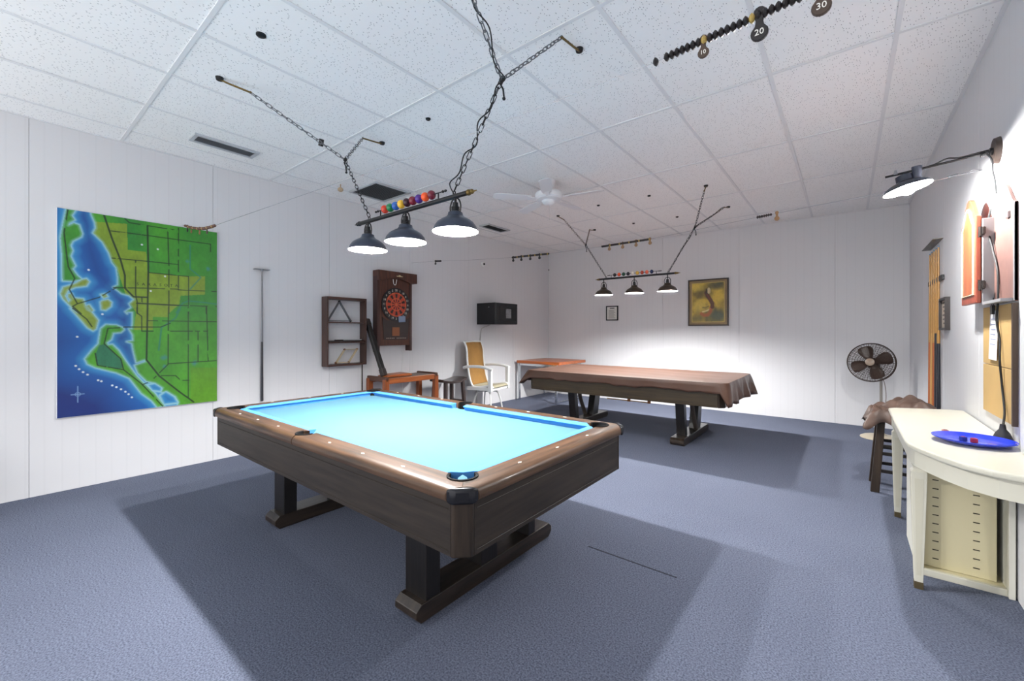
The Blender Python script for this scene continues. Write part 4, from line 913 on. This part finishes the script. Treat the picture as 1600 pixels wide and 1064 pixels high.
t = thing('saddle_stool', 'low dark brown saddle seat stool left of the patio chair', 'stool', (-4.66, 4.33, 0), R(4))
dst = mat('stool_brown', '#352a28', .3)
bm = B(); n = 12; top = []; bot = []
for i in range(n+1):
    u = -1+2*i/n; yy = u*.26; z = .575 + .038*u*u
    for lst, zz in ((top, z), (bot, z-.04)): lst.append([bm.verts.new((s*.155*(1 - .1*u*u), yy, zz - (0.0 if abs(s) < 1 else .006)*(1 if lst is top else 0))) for s in (-1, -.5, 0, .5, 1)])
for i in range(n):
    for k in range(4):
        bm.faces.new((top[i][k], top[i][k+1], top[i+1][k+1], top[i+1][k])); bm.faces.new((bot[i][k+1], bot[i][k], bot[i+1][k], bot[i+1][k+1]))
    for k in (0, 4): bm.faces.new((top[i][k], bot[i][k], bot[i+1][k], top[i+1][k]))
for i in (0, n):
    for k in range(4): bm.faces.new((top[i][k], top[i][k+1], bot[i][k+1], bot[i][k]))
obj('seat', bm, dst, t, bevel=.006, smooth=True)
for sx in (-1, 1):
    for sy in (-1, 1):
        bm = B(); box(bm, (sx*.125, sy*.20, .28), (.046, .046, .56), (sy*.06, -sx*.05, 0)); obj('leg', bm, dst, t, bevel=.004)
for sy in (-1, 1):
    bm = B(); box(bm, (0, sy*.205, .25), (.24, .022, .03)); obj('stretcher', bm, dst, t, bevel=.003)

def patio_chair():
    t = thing('patio_chair', 'white swivel patio chair with tan sling seat by left wall', 'chair', (-4.64, 5.14, 0), R(10))
    tan = mat('sling_tan', '#a67a3c', .7, bump=.3, bscale=300, var=.12, vscale=12); wp = mat('chair_white', '#dfe0de', .35)
    hw = .245
    prof = [(-.27, 1.13), (-.245, 1.10), (-.215, 1.0), (-.205, .85), (-.185, .70), (-.155, .55), (-.11, .445), (-.05, .415), (.08, .425), (.20, .445), (.26, .44), (.285, .415)]
    P = curve([(x, 0, z) for x, z in prof], 4)
    # sling sheet (back and seat in one piece)
    def sheet(pts, w):
        bm = B(); a = [[bm.verts.new((p.x, s*w, p.z - .012*(1-abs(s))*0)) for s in (-1, -.5, 0, .5, 1)] for p in pts]
        for i in range(len(a)-1):
            for k in range(4): bm.faces.new((a[i][k], a[i][k+1], a[i+1][k+1], a[i+1][k]))
        return bm
    back = [p for p in P if p.z > .44 and p.x < -.06]; seat = [p for p in P if p.x > -.16 and p.z < .56]
    o = obj('sling_back', sheet(back, hw-.01), tan, t, smooth=True, auto=70); o.modifiers.new('s', 'SOLIDIFY').thickness = .006
    o = obj('sling_seat', sheet([p for p in P if p.x >= back[-1].x-.001], hw-.01), mat('sling_seat_grey', '#a39d84', .7, bump=.3, bscale=300), t, smooth=True, auto=70); o.modifiers.new('s', 'SOLIDIFY').thickness = .006
    for s in (-1, 1):
        bm = B(); tube(bm, [(p.x, s*hw, p.z) for p in P], .016, 8); obj('side_rail', bm, wp, t, smooth=True)
        bm = B(); pts = curve([(-.26, s*(hw+.02), .715), (-.18, s*(hw+.03), .735), (.0, s*(hw+.04), .745), (.16, s*(hw+.045), .735), (.29, s*(hw+.04), .70)], 5)
        tube(bm, pts, .024, 8); obj('armrest', bm, wp, t, smooth=True)
        bm = B(); bx(bm, .22, .28, s*(hw+.03)-.026, s*(hw+.03)+.026, .355, .725); obj('arm_post', bm, wp, t, bevel=.006)
        bm = B(); bx(bm, -.20, .26, s*(hw+.01)-.014, s*(hw+.01)+.014, .365, .42); obj('seat_rail', bm, wp, t, bevel=.005)
    for x in (-.15, .245):
        bm = B(); bx(bm, x-.014, x+.014, -hw, hw, .362, .405); obj('cross_rail', bm, wp, t, bevel=.004)
    bm = B(); tube(bm, [(-.27, -hw, 1.13), (-.275, 0, 1.137), (-.27, hw, 1.13)], .015, 8); obj('top_rail', bm, wp, t, smooth=True)
    bm = B(); cyl(bm, (.03, 0, .32), (.03, 0, .385), .05, .07, 18); obj('swivel_hub', bm, mat('hub_grey', '#77797b', .4, metal=.5), t, smooth=True)
    for k in range(4):
        a = R(45 + 90*k); c, s_ = math.cos(a), math.sin(a)
        bm = B(); tube(bm, curve([(.03, 0, .33), (.03+.11*c, .11*s_, .325), (.03+.18*c, .18*s_, .29), (.03+.225*c, .225*s_, .15), (.03+.25*c, .25*s_, .018)], 6), .013, 8); obj('leg', bm, wp, t, smooth=True)
    bm = B(); tube(bm, [(.03+.25*math.cos(k), .25*math.sin(k), .018) for k in np.linspace(0, 2*math.pi, 36, endpoint=False)], .015, 8, closed=True); obj('base_ring', bm, mat('base_cream', '#cdc6b6', .4), t, smooth=True)
patio_chair()

t = thing('square_table', 'square orange wood topped table with chrome legs in left corner', 'table', (-4.45, 6.82, 0))
bm = B(); bx(bm, -4.93, -3.98, 6.33, 7.30, .70, .752); obj('tabletop', bm, wood('table_orange', '#b4602c', '#8a4520', 0, .28), t, world=True, bevel=.004)
chrome = mat('chrome', '#c9ccd0', .15, metal=1.0)
for x in (-4.90, -4.06):
    for y in (6.37, 7.22):
        bm = B(); bx(bm, x-.02, x+.02, y-.02, y+.02, 0, .70); obj('leg', bm, chrome, t, world=True, bevel=.003)
for y in (6.37, 7.22):
    bm = B(); bx(bm, -4.88, -4.08, y-.012, y+.012, .66, .70); obj('apron_rail', bm, chrome, t, world=True)
bm = B(); bx(bm, -4.075, -4.045, 6.39, 7.20, .0, .03); obj('floor_rail', bm, chrome, t, world=True)
bm = B(); bx(bm, -4.55, -4.40, 6.70, 6.85, .62, .70); obj('under_box', bm, mat('under_box', '#6b3b22', .5), t, world=True, bevel=.004)
# stool at the left edge of the frame
t = thing('wooden_stool', 'brown wooden stool just cut off by the left picture edge', 'stool', (-4.70, -.17, 0))
bm = B(); cyl(bm, (0, 0, .43), (0, 0, .46), .16, seg=28); obj('seat', bm, walnut_x, t, bevel=.006)
for k in range(4):
    a = R(45+90*k)
    bm = B(); cyl(bm, (.11*math.cos(a), .11*math.sin(a), .435), ((.02 if k == 0 else .20*math.cos(a)) if k in (0,) else .20*math.cos(a), .225 if k == 0 else .20*math.sin(a), .0), .018, .014, 10); obj('leg', bm, walnut_z, t, smooth=True)

# ------------------------------------------------------------ right wall: swing lamp
t = thing('wall_lamp', 'black clip lamp on a long rod fixed high on right wall, lit', 'lamp', (XR, 3.43, 2.285))
def o_(n, bm, m, p=None, **k): return obj(n, bm, m, p or t, world=(p is None), **k)
bm = B(); cyl(bm, (XR, 3.43, 2.285), (XR-.022, 3.43, 2.285), .072, .066, 32); o_('wall_plate', bm, mat('plate_brown', '#3a2f29', .5), smooth=True)
bm = B(); cyl(bm, (XR-.02, 3.43, 2.285), (XR-.035, 3.43, 2.284), .020, seg=16); o_('clamp_nut', bm, black, smooth=True)
bm = B(); cyl(bm, (XR-.02, 3.43, 2.285), (.185, 3.43, 2.243), .0065, seg=10); o_('rod', bm, black, smooth=True)
bm = B(); cyl(bm, (.595, 3.43, 2.278), (.580, 3.43, 2.2765), .014, seg=12); o_('rod_collar', bm, black, smooth=True)
bm = B(); cyl(bm, (.325, 3.43, 2.275), (.325, 3.43, 2.205), .024, .021, 14); o_('clamp', bm, mat('clamp_slate', '#3b3f4d', .4), smooth=True)
bm = B(); cyl(bm, (.232, 3.43, 2.247), (.232, 3.43, 2.275), .012, .005, 8); o_('thumb_screw', bm, steel, smooth=True)
bm = B(); tube(bm, curve([(.61, 3.43, 2.295), (.58, 3.43, 2.292), (.50, 3.43, 2.283), (.45, 3.43, 2.290), (.40, 3.43, 2.270), (.36, 3.43, 2.262)], 6), .004, 6); o_('lamp_cord', bm, black_matte, smooth=True)
bm = B(); tube(bm, curve([(.60, 3.42, 2.275), (.617, 3.40, 2.23), (.622, 3.41, 2.17), (.632, 3.42, 2.12), (.638, 3.43, 2.05)], 6), .004, 6); o_('drop_cord', bm, black_matte, smooth=True)
TL = Matrix.Translation((.285, 3.43, 2.150)) @ Matrix.Rotation(R(-13), 4, 'Y')
P = [(.112, 0), (.111, .006), (.100, .022), (.075, .036), (.050, .044), (.040, .050), (.037, .085), (.020, .092), (.001, .093)]
bm = B(); lathe(bm, P, 36, TL, cap=False); sh = o_('lamp_shade', bm, mat('lamp_slate', '#2f333e', .35), smooth=True)
Lc = Matrix.Translation((-XR, -3.43, -2.285))
bm = B(); lathe(bm, [(.112, 0)] + [(r-.003, z+.0005) for r, z in P[1:6]] + [(.001, .05)], 36, Lc @ TL, cap=False); obj('shade_lining', bm, shade_in, sh, smooth=True)
bm = B(); sphere(bm, (0, 0, 0), .038, 18); bm.transform(Lc @ TL @ Matrix.Translation((0, 0, .004))); obj('bulb', bm, bulb_mat('wall_bulb_glow', WALL_LAMP), sh, smooth=True)

# cues in the rack on the right wall
t = thing('cue_rack', 'slim metal cue rack bracket on right wall with clip below', 'rack', (XR, 5.55, 1.3))
bm = B(); bx(bm, .585, XR, 5.10, 5.80, 2.098, 2.103); obj('top_bracket', bm, mat('rack_plate', '#6a6a66', .4, metal=.5), t, world=True)
bm = B(); bx(bm, .629, XR, 5.05, 5.80, 1.74, 1.785); obj('clip_bar', bm, black, t, world=True, bevel=.003)
bm = B(); bx(bm, .57, XR, 5.10, 5.80, .55, .58); obj('cue_shelf', bm, walnut_y, t, world=True, bevel=.003)
msh = mat('shaft_maple', '#a97d42', .3); mor = mat('butt_orange', '#a4592a', .3); mbk = MATS['butt_black']; mpl = mat('butt_pale', '#b98d50', .3)
for k, (y, bmm, lab) in enumerate(((5.20, mbk, 'rack cue nearest the camera with black butt on right wall'), (5.32, mbk, 'rack cue with black butt, second from the camera on right wall'), (5.44, mor, 'rack cue with orange butt next to the black butts'), (5.56, mpl, 'pale maple rack cue between the two orange butts'), (5.68, mor, 'rack cue with orange butt farthest from the camera'))):
    cue(lab, .630, y, .58, 1.47, msh, bmm, group='cues in the right wall rack', r=.0145, split=.42 + .06*(k % 2))
t = thing('framed_sign', 'narrow dark framed list on the right wall beside the cues', 'picture frame', (XR, 4.95, 1.45))
for a, b, c, d in ((4.80, 4.82, 1.312, 1.58), (5.08, 5.10, 1.312, 1.58), (4.82, 5.08, 1.312, 1.332), (4.82, 5.08, 1.56, 1.58)):
    bm = B(); bx(bm, XR-.03, XR, a, b, c, d); obj('frame_side', bm, mat('sign_frame', '#2a2322', .4), t, world=True)
bm = B(); bx(bm, XR-.012, XR, 4.82, 5.08, 1.332, 1.56); obj('sheet', bm, mat('sheet_cream', '#cdbfae', .6), t, world=True)
bm = B()
for k in range(6): bx(bm, XR-.0135, XR-.012, 4.86, 5.04 - .02*(k % 3), 1.535-k*.034, 1.545-k*.034)
obj('print', bm, mat('print_brown', '#5a4a44', .7), t, world=True)

# dartboard cabinet with arched doors, opened along the wall
t = thing('dart_cabinet', 'cherry wood cabinet with an arched inlaid door standing open', 'cabinet', (XR, 3.4, 1.45))
ch = wood('cherry', '#a04a34', '#7d3726', 2, .35); chp = wood('cherry_panel', '#b4663c', '#934a2b', 2, .3)
def arch(y0, y1, zb, zs, zp, skew=0):
    n = 18; out = [(y0, zb), (y1, zb)]
    for k in range(n+1):
        f = k/n; yy = y1 + (y0-y1)*f; a = max(0, math.cos((f-.5)*math.pi*1.0)); out.append((yy, zs + (zp-zs)*a**1.6))
    return out
bm = B(); prism(bm, arch(3.49, 3.865, 1.462, 1.955, 2.085), .572, .594, MX); dr = obj('door', bm, ch, t, world=True, bevel=.004)
inner = arch(3.535, 3.825, 1.512, 1.915, 2.030)
bm = B(); prism(bm, [(y-3.4, z-1.45) for y, z in inner], .5695-XR, .572-XR, MX); obj('door_panel', bm, chp, dr)
bm = B(); loop = [(.5695-XR, y-3.4, z-1.45) for y, z in inner]
tube(bm, loop, .0045, 6, closed=True); obj('inlay', bm, mat('inlay_cream', '#ecdcbb', .4), dr)
bm = B(); prism(bm, arch(3.10, 3.475, 1.45, 1.93, 2.06), XR-.012, XR, MX); obj('back_panel', bm, mat('inner_rust', '#7c5a52', .6, var=.35, vscale=6), t, world=True)
for a, b, zt in ((3.10, 3.118, 1.93), (3.457, 3.475, 1.93)):
    bm = B(); bx(bm, XR-(.055 if a > 3.3 else .014), XR, a, b, 1.45, zt); obj('side_panel', bm, mat('side_grey', '#8b8a8c', .5), t, world=True, bevel=.002)
bm = B(); bx(bm, XR-.055, XR, 3.118, 3.457, 1.45, 1.465); obj('bottom_panel', bm, MATS['side_grey'], t, world=True)
for z in (1.56, 1.86):
    bm = B(); bx(bm, .583, .60, 3.455, 3.492, z-.025, z+.025); cyl(bm, (.585, 3.481, z-.03), (.585, 3.481, z+.03), .006, seg=8); bx(bm, .59, .60, 3.43, 3.46, z-.018, z+.018); obj('hinge', bm, mat('hinge', '#4a4543', .35, metal=.8), t, world=True)
bm = B(); bx(bm, XR-.02, XR-.012, 3.17, 3.21, 1.87, 1.90); obj('catch', bm, steel, t, world=True)

t = thing('backing_board', 'tan cardboard backing panel on right wall below the cherry cabinet', 'board', (XR, 3.4, 1.14))
cb = mat('cardboard', '#c9a66a', .75, var=.12, vscale=3)
bm = B(); bx(bm, XR-.012, XR, 3.115, 3.697, 1.116, 1.440); obj('board_upper', bm, cb, t, world=True, bevel=.002)
bm = B(); bx(bm, XR-.012, XR, 3.115, 3.697, .84, 1.112); obj('board_lower', bm, cb, t, world=True, bevel=.002)
bm = B(); bx(bm, XR-.02, XR, 3.098, 3.115, .84, 1.44); obj('edge_strip', bm, mat('edge_brown', '#4a392c', .5), t, world=True)
t = thing('paper_slip', 'white paper slip clipped to the tan backing panel', 'paper', (XR-.02, 3.45, 1.3))
bm = B(); box(bm, (.003, 0, -.02), (.001, .16, .27), (.02, .02, 0)); obj('sheet', bm, mat('slip_white', '#e3e4e6', .6), t)
bm = B(); box(bm, (.0, 0, .12), (.012, .04, .05)); tube(bm, [(0, -.02, .14), (.0, -.015, .185), (.0, .015, .185), (0, .02, .14)], .002, 5); obj('clip', bm, black, t)
bm = B()
for k in range(7): box(bm, (.0015, .01*(k % 2), .07-.028*k), (.0008, .10, .004), (.02, .02, 0))
obj('writing', bm, mat('pen_blue', '#8e98b8', .7), t)
t = thing('hanging_cord', 'dark cord hanging from the cherry cabinet down to the white table', 'cord', (XR-.03, 3.40, .80))
bm = B(); tube(bm, curve([(.625, 3.47, 1.98), (.615, 3.475, 1.88), (.625, 3.43, 1.75), (.63, 3.36, 1.62), (.625, 3.33, 1.46), (.622, 3.34, 1.36), (.628, 3.31, 1.25), (.622, 3.28, 1.15), (.628, 3.27, 1.02), (.625, 3.21, .90), (.613, 3.172, .835)], 6), .005, 6); obj('cable', bm, black_matte, t, world=True, smooth=True)
bm = B(); lathe(bm, [(.034, 0), (.036, .012), (.026, .040), (.013, .060), (.010, .085)], 18, Matrix.Translation((.611, 3.170, .7525))); obj('plug_head', bm, mat('plug_dark', '#2d2d30', .6), t, world=True, smooth=True)
t = thing('white_post', 'pale white vertical board at the right picture edge', 'board', (XR-.02, 2.86, .76))
bm = B(); bx(bm, XR-.036, XR, 2.82, 2.90, .76, 1.62); obj('board', bm, white_paint, t, world=True, bevel=.003)

# ------------------------------------------------------------ white table, tray, chalk, cabinet below
cream = mat('cream_paint', '#d0cdbd', .3); cream2 = mat('cream_metal', '#cfc6a2', .4)
t = thing('side_board', 'white painted table with a curved front against the right wall', 'table', (.44, 3.35, 0))
outl = [(.640, 4.24), (.56, 4.235), (.40, 4.16), (.262, 4.085), (.236, 4.05), (.231, 3.5), (.231, 2.90), (.240, 2.83), (.27, 2.74), (.32, 2.63), (.375, 2.54), (.45, 2.475), (.55, 2.44), (.640, 2.43)]
def inset(P, k):
    c = (.66, 3.33); return [(x + (k if x < .6 else 0), y + (k if y < c[1] - .4 else (-k if y > c[1]+.4 else 0))) for x, y in P]
bm = B(); prism(bm, outl, .724, .752); obj('tabletop', bm, cream, t, world=True, bevel=.010, bseg=3)
bm = B(); ia = inset(outl, .022); ib = inset(outl, .045)
a0 = [bm.verts.new((x, y, .64)) for x, y in ia]; a1 = [bm.verts.new((x, y, .726)) for x, y in ia]; b0 = [bm.verts.new((x, y, .64)) for x, y in ib]; b1 = [bm.verts.new((x, y, .726)) for x, y in ib]
for k in range(len(ia)-1):
    bm.faces.new((a0[k], a0[k+1], a1[k+1], a1[k])); bm.faces.new((b0[k+1], b0[k], b1[k], b1[k+1])); bm.faces.new((a0[k+1], a0[k], b0[k], b0[k+1])); bm.faces.new((a1[k], a1[k+1], b1[k+1], b1[k]))
for k in (0, len(ia)-1): bm.faces.new((a0[k], a1[k], b1[k], b0[k]))
obj('apron', bm, cream, t, world=True)
def tleg(x, y):
    bm = B()
    def sq(h, z): return [bm.verts.new((x+sx*h, y+sy*h, z)) for sx, sy in ((-1, -1), (1, -1), (1, 1), (-1, 1))]
    R_ = [sq(h, z) for h, z in ((.030, .726), (.030, .635), (.021, .612), (.021, .605), (.030, .592), (.030, .575), (.0165, .035))]
    for a, b in zip(R_[:-1], R_[1:]): bridge(bm, a, b)
    bm.faces.new(R_[0]); bm.faces.new(R_[-1][::-1]); lg = obj('leg', bm, cream, t, world=True, bevel=.002)
    for (dx, dy, rz) in ((0, -1, 0), (-1, 0, 90)):
        bm = B(); w0, w1 = .017, .009; zt, zb_ = .56, .07
        vs_ = [bm.verts.new(v) for v in ((-w0, -.0012, zt), (w0, -.0012, zt), (w1, -.0012, zb_), (-w1, -.0012, zb_), (-w0, .0012, zt), (w0, .0012, zt), (w1, .0012, zb_), (-w1, .0012, zb_))]
        for f in ((0, 1, 2, 3), (7, 6, 5, 4), (0, 4, 5, 1), (1, 5, 6, 2), (2, 6, 7, 3), (3, 7, 4, 0)): bm.faces.new([vs_[i] for i in f])
        sl = math.atan2(.030-.0165, .54)
        if dy: M = Matrix.Translation((x-.44, y-3.35-.0298, 0)) @ Matrix.Translation((0, 0, .575)) @ Matrix.Rotation(sl, 4, 'X') @ Matrix.Translation((0, 0, -.575))
        else: M = Matrix.Translation((x-.44-.0298, y-3.35, 0)) @ Matrix.Translation((0, 0, .575)) @ Matrix.Rotation(-sl, 4, 'Y') @ Matrix.Translation((0, 0, -.575)) @ Matrix.Rotation(R(-90), 4, 'Z')
        bm.transform(M); obj('leg_panel', bm, mat('panel_cream', '#c9c5b2', .35), lg)
    bm = B(); bx(bm, x-.0172-.44, x+.0172-.44, y-.0172-3.35, y+.0172-3.35, 0, .036); obj('foot_cap', bm, mat('cap_brass', '#6f6248', .4, metal=.7), lg)
tleg(.281, 4.00); tleg(.286, 2.955)
t = thing('steel_cabinet', 'cream cabinet with slotted panel tucked under the white table', 'cabinet', (.46, 3.35, 0))
bm = B(); bx(bm, .30, .318, 3.13, 3.66, 0.0, .63); obj('side_panel', bm, mat('panel_white', '#dedccf', .4), t, world=True, bevel=.002)
bm = B(); bx(bm, .618, .640, 3.10, 3.62, 0.0, .63); obj('side_panel', bm, MATS['panel_white'], t, world=True, bevel=.002)
bm = B(); bx(bm, .30, .64, 3.635, 3.66, .03, .63); obj('back_panel', bm, mat('back_dark', '#3a3428', .6), t, world=True)
bm = B(); bx(bm, .318, .618, 3.12, 3.145, .0, .035); obj('bottom_rail', bm, cream, t, world=True, bevel=.003)
bm = B(); bx(bm, .318, .618, 3.145, 3.63, .012, .03); obj('bottom_shelf', bm, cream2, t, world=True)
bm = B(); bx(bm, .318, .618, 3.12, 3.145, .595, .63); obj('top_rail', bm, cream, t, world=True, bevel=.003)
for x0, s in ((.318, 1), (.618, -1)):
    bm = B(); prism(bm, [(x0, .595), (x0 + s*.07, .595), (x0, .54)], 3.12, 3.14, MY); obj('corner_brace', bm, cream, t, world=True)
t = thing('slotted_panel', 'cream metal sheet with two columns of slots inside the cabinet', 'panel', (.46, 3.20, .03))
bm = B(); bx(bm, .322, .596, 3.190, 3.204, .031, .60); obj('sheet', bm, cream2, t, world=True, bevel=.003)
sl = mat('slot_dark', '#2b261c', .7)
for xx in (.375, .525):
    for k in range(11):
        bm = B(); bx(bm, xx-.012, xx+.012, 3.1885, 3.1905, .075+k*.047, .080+k*.047); obj('slot', bm, sl, t, world=True)

t = thing('blue_tray', 'round translucent blue plastic tray on the white table', 'tray', (.485, 3.02, .753))
blue = mat('blue_plastic', '#2b43d8', .12, trans=.25)
bm = B(); lathe(bm, [(.001, .006), (.095, .006), (.118, .012), (.140, .024), (.146, .026), (.146, .023), (.120, .009), (.096, .002), (.001, .002)], 48, cap=False); obj('dish', bm, blue, t, smooth=True, auto=60)
bm = B(); lathe(bm, [(.001, 0), (.07, 0), (.07, .002), (.001, .002)], 32, cap=False); obj('base_ring', bm, blue, t)
def chalk(label, x, y, z, c1, c2, rz):
    t = thing('chalk_cube', label, 'chalk', (x, y, z), rz, group='cue chalk on the white table')
    bm = B(); box(bm, (0, 0, .010), (.021, .021, .020)); obj('label_wrap', bm, mat('wrap_'+c1[1:], c1, .5), t, bevel=.001)
    bm = B(); cyl(bm, (0, 0, .0195), (0, 0, .0215), .008, seg=14); obj('chalk_top', bm, mat('chalk_'+c2[1:], c2, .9), t)
chalk('pinkish brown chalk cube on the table behind the blue tray', .415, 3.215, .753, '#a86a62', '#6f3f45', .3)
chalk('dark blue chalk cube lying on the left of the tray', .452, 3.02, .760, '#2b3d8c', '#7a3b6a', .5)
chalk('red chalk cube lying near the middle of the tray', .487, 3.005, .760, '#b02f3c', '#8f2a70', .2)

# ------------------------------------------------------------ bar stool with bundled cloth, pedestal fan
t = thing('bar_stool', 'dark brown wooden bar stool beyond the white table', 'stool', (.33, 4.66, 0))
for sx in (-1, 1):
    for sy in (-1, 1):
        bm = B(); prism(bm, [(-.028, 0), (.028, 0), (.024, .62), (-.024, .62)], -.022, .022, MY)
        M = Matrix(((1, 0, -sx*.045/.62, sx*.150), (0, 1, -sy*.035/.62, sy*.150), (0, 0, 1, 0), (0, 0, 0, 1))); bm.transform(M); obj('leg', bm, walnut_z, t, bevel=.004)
for z in (.16, .30, .36):
    for s in (-1, 1):
        k = .15 - .045*z/.62
        bm = B(); bx(bm, -k, k, s*k-.010, s*k+.010, z, z+.025); obj('stretcher', bm, dark_leg, t, bevel=.002)
        bm = B(); bx(bm, s*k-.010, s*k+.010, -k, k, z+.03, z+.055); obj('stretcher', bm, dark_leg, t, bevel=.002)
bm = B(); bx(bm, -.165, .165, -.165, .165, .59, .635); obj('seat', bm, mat('seat_dark', '#2a2624', .5), t, bevel=.012, bseg=3)
bm = B(); rng = random.Random(11); nx, ny = 34, 26; V = {}
for i in range(nx+1):
    for j in range(ny+1):
        u = -1+2*i/nx; v = -1+2*j/ny; r = max(abs(u), abs(v))
        z = .648 + .10*(1-u*u)*(1-v*v)*(.75+.6*u+.2*v) + .030*math.sin(4.2*u+2.8*v+.6)*(1-r*r) + .016*math.sin(9*u-7*v) + .010*math.sin(15*v+6*u)
        z = max(z, .640) if r < .78 else z
        if r > .8: z -= (r-.8)*.50 + .02*math.sin(7*u+5*v)
        V[i, j] = bm.verts.new((u*(.235+.02*math.sin(5*v)) + .03, v*.215 + .02*math.sin(6*u), z))
for i in range(nx):
    for j in range(ny): bm.faces.new((V[i, j], V[i+1, j], V[i+1, j+1], V[i, j+1]))
o = solo('folded_cloth', bm, mat('cloth_brown', '#6b5347', .5, bump=.5, bscale=7, var=.35, vscale=5, col2='#3f332c'), 'brown crumpled cover heaped on the bar stool seat', 'cloth', (.33, 4.66, 0), world=False, smooth=True, auto=70)
md = o.modifiers.new('s', 'SOLIDIFY'); md.thickness = .004; md.offset = 1
t = thing('pedestal_fan', 'brown pedestal fan on a cream disc base near right corner', 'fan', (.33, 6.80, 0))
fb = mat('fan_brown', '#3a2d27', .4, metal=.3)
bm = B(); lathe(bm, [(.20, 0), (.20, .010), (.17, .028), (.06, .040), (.03, .07)], 40); obj('base', bm, mat('base_tan', '#b5ab97', .4), t, smooth=True)
bm = B(); cyl(bm, (0, 0, .05), (0, 0, .86), .016, .013, 14); obj('pole', bm, mat('pole_grey', '#8f8a84', .35, metal=.4), t, smooth=True)
bm = B(); tube(bm, curve([(-.02, .0, .80), (.03, .0, .68), (.045, 0, .52), (.035, 0, .35)], 6), .004, 6); obj('fan_cord', bm, mat('cord_brown', '#6b5e54', .5), t, smooth=True)
FM = Matrix.Translation((-.095, -.08, .925)) @ Matrix.Rotation(R(-14), 4, 'Z') @ Matrix.Rotation(R(82), 4, 'X')   # local z points at the room
bm = B(); lathe(bm, [(.03, -.16), (.06, -.15), (.065, -.06), (.05, -.045)], 24, FM); hd = obj('motor', bm, fb, t, smooth=True)
bm = B()
for r, z in ((.232, 0), (.232, .012)): tube(bm, [FM @ Vector((r*math.cos(k), r*math.sin(k), z)) for k in np.linspace(0, 2*math.pi, 48, endpoint=False)], .006, 6, closed=True)
for q, r in enumerate(np.linspace(.03, .224, 16)):
    z = .045*math.sqrt(max(0, 1-(r/.235)**2))+.012; tube(bm, [FM @ Vector((r*math.cos(k), r*math.sin(k), z)) for k in np.linspace(0, 2*math.pi, 40, endpoint=False)], .0016, 4, closed=True)
for k in range(56):
    a = 2*math.pi*k/56; tube(bm, [FM @ Vector((r*math.cos(a), r*math.sin(a), .045*math.sqrt(max(0, 1-(r/.235)**2))+.012)) for r in (.035, .10, .16, .20, .232)], .0014, 4)
obj('front_grille', bm, fb, t, smooth=True)
bm = B()
for k in range(36):
    a = 2*math.pi*k/36; tube(bm, [FM @ Vector((r*math.cos(a), r*math.sin(a), -.055*math.sqrt(max(0, 1-(r/.235)**2)))) for r in (.04, .12, .19, .232)], .0016, 4)
for r in np.linspace(.05, .22, 8): tube(bm, [FM @ Vector((r*math.cos(k), r*math.sin(k), -.055*math.sqrt(max(0, 1-(r/.235)**2)))) for k in np.linspace(0, 2*math.pi, 36, endpoint=False)], .0018, 4, closed=True)
obj('rear_grille', bm, fb, t)
for k in range(4):
    a = 2*math.pi*k/4+.4; bm = B(); c_, s_ = math.cos(a), math.sin(a)
    pts = []
    A = [[bm.verts.new(FM @ Matrix.Rotation(a, 4, 'Z') @ Vector((r, w*q, .012*q*w/.05 - .008))) for q in (-1, -.3, .4, 1)] for r, w in ((.03, .02), (.09, .055), (.15, .075), (.19, .065), (.205, .03))]
    for i in range(4):
        for j in range(3): bm.faces.new((A[i][j], A[i+1][j], A[i+1][j+1], A[i][j+1]))
    o = obj('blade', bm, mat('blade_brown', '#45332a', .3), t, smooth=True, auto=80); o.modifiers.new('s', 'SOLIDIFY').thickness = .002
bm = B(); lathe(bm, [(.045, .050), (.045, .060), (.030, .066), (.001, .068)], 24, FM, cap=False); obj('badge', bm, mat('badge_tan', '#8d7c6c', .3), t, smooth=True)
bm = B(); cyl(bm, (-.03, 0, .84), (-.03, -.02, .93), .022, seg=12); obj('neck', bm, fb, t, smooth=True)
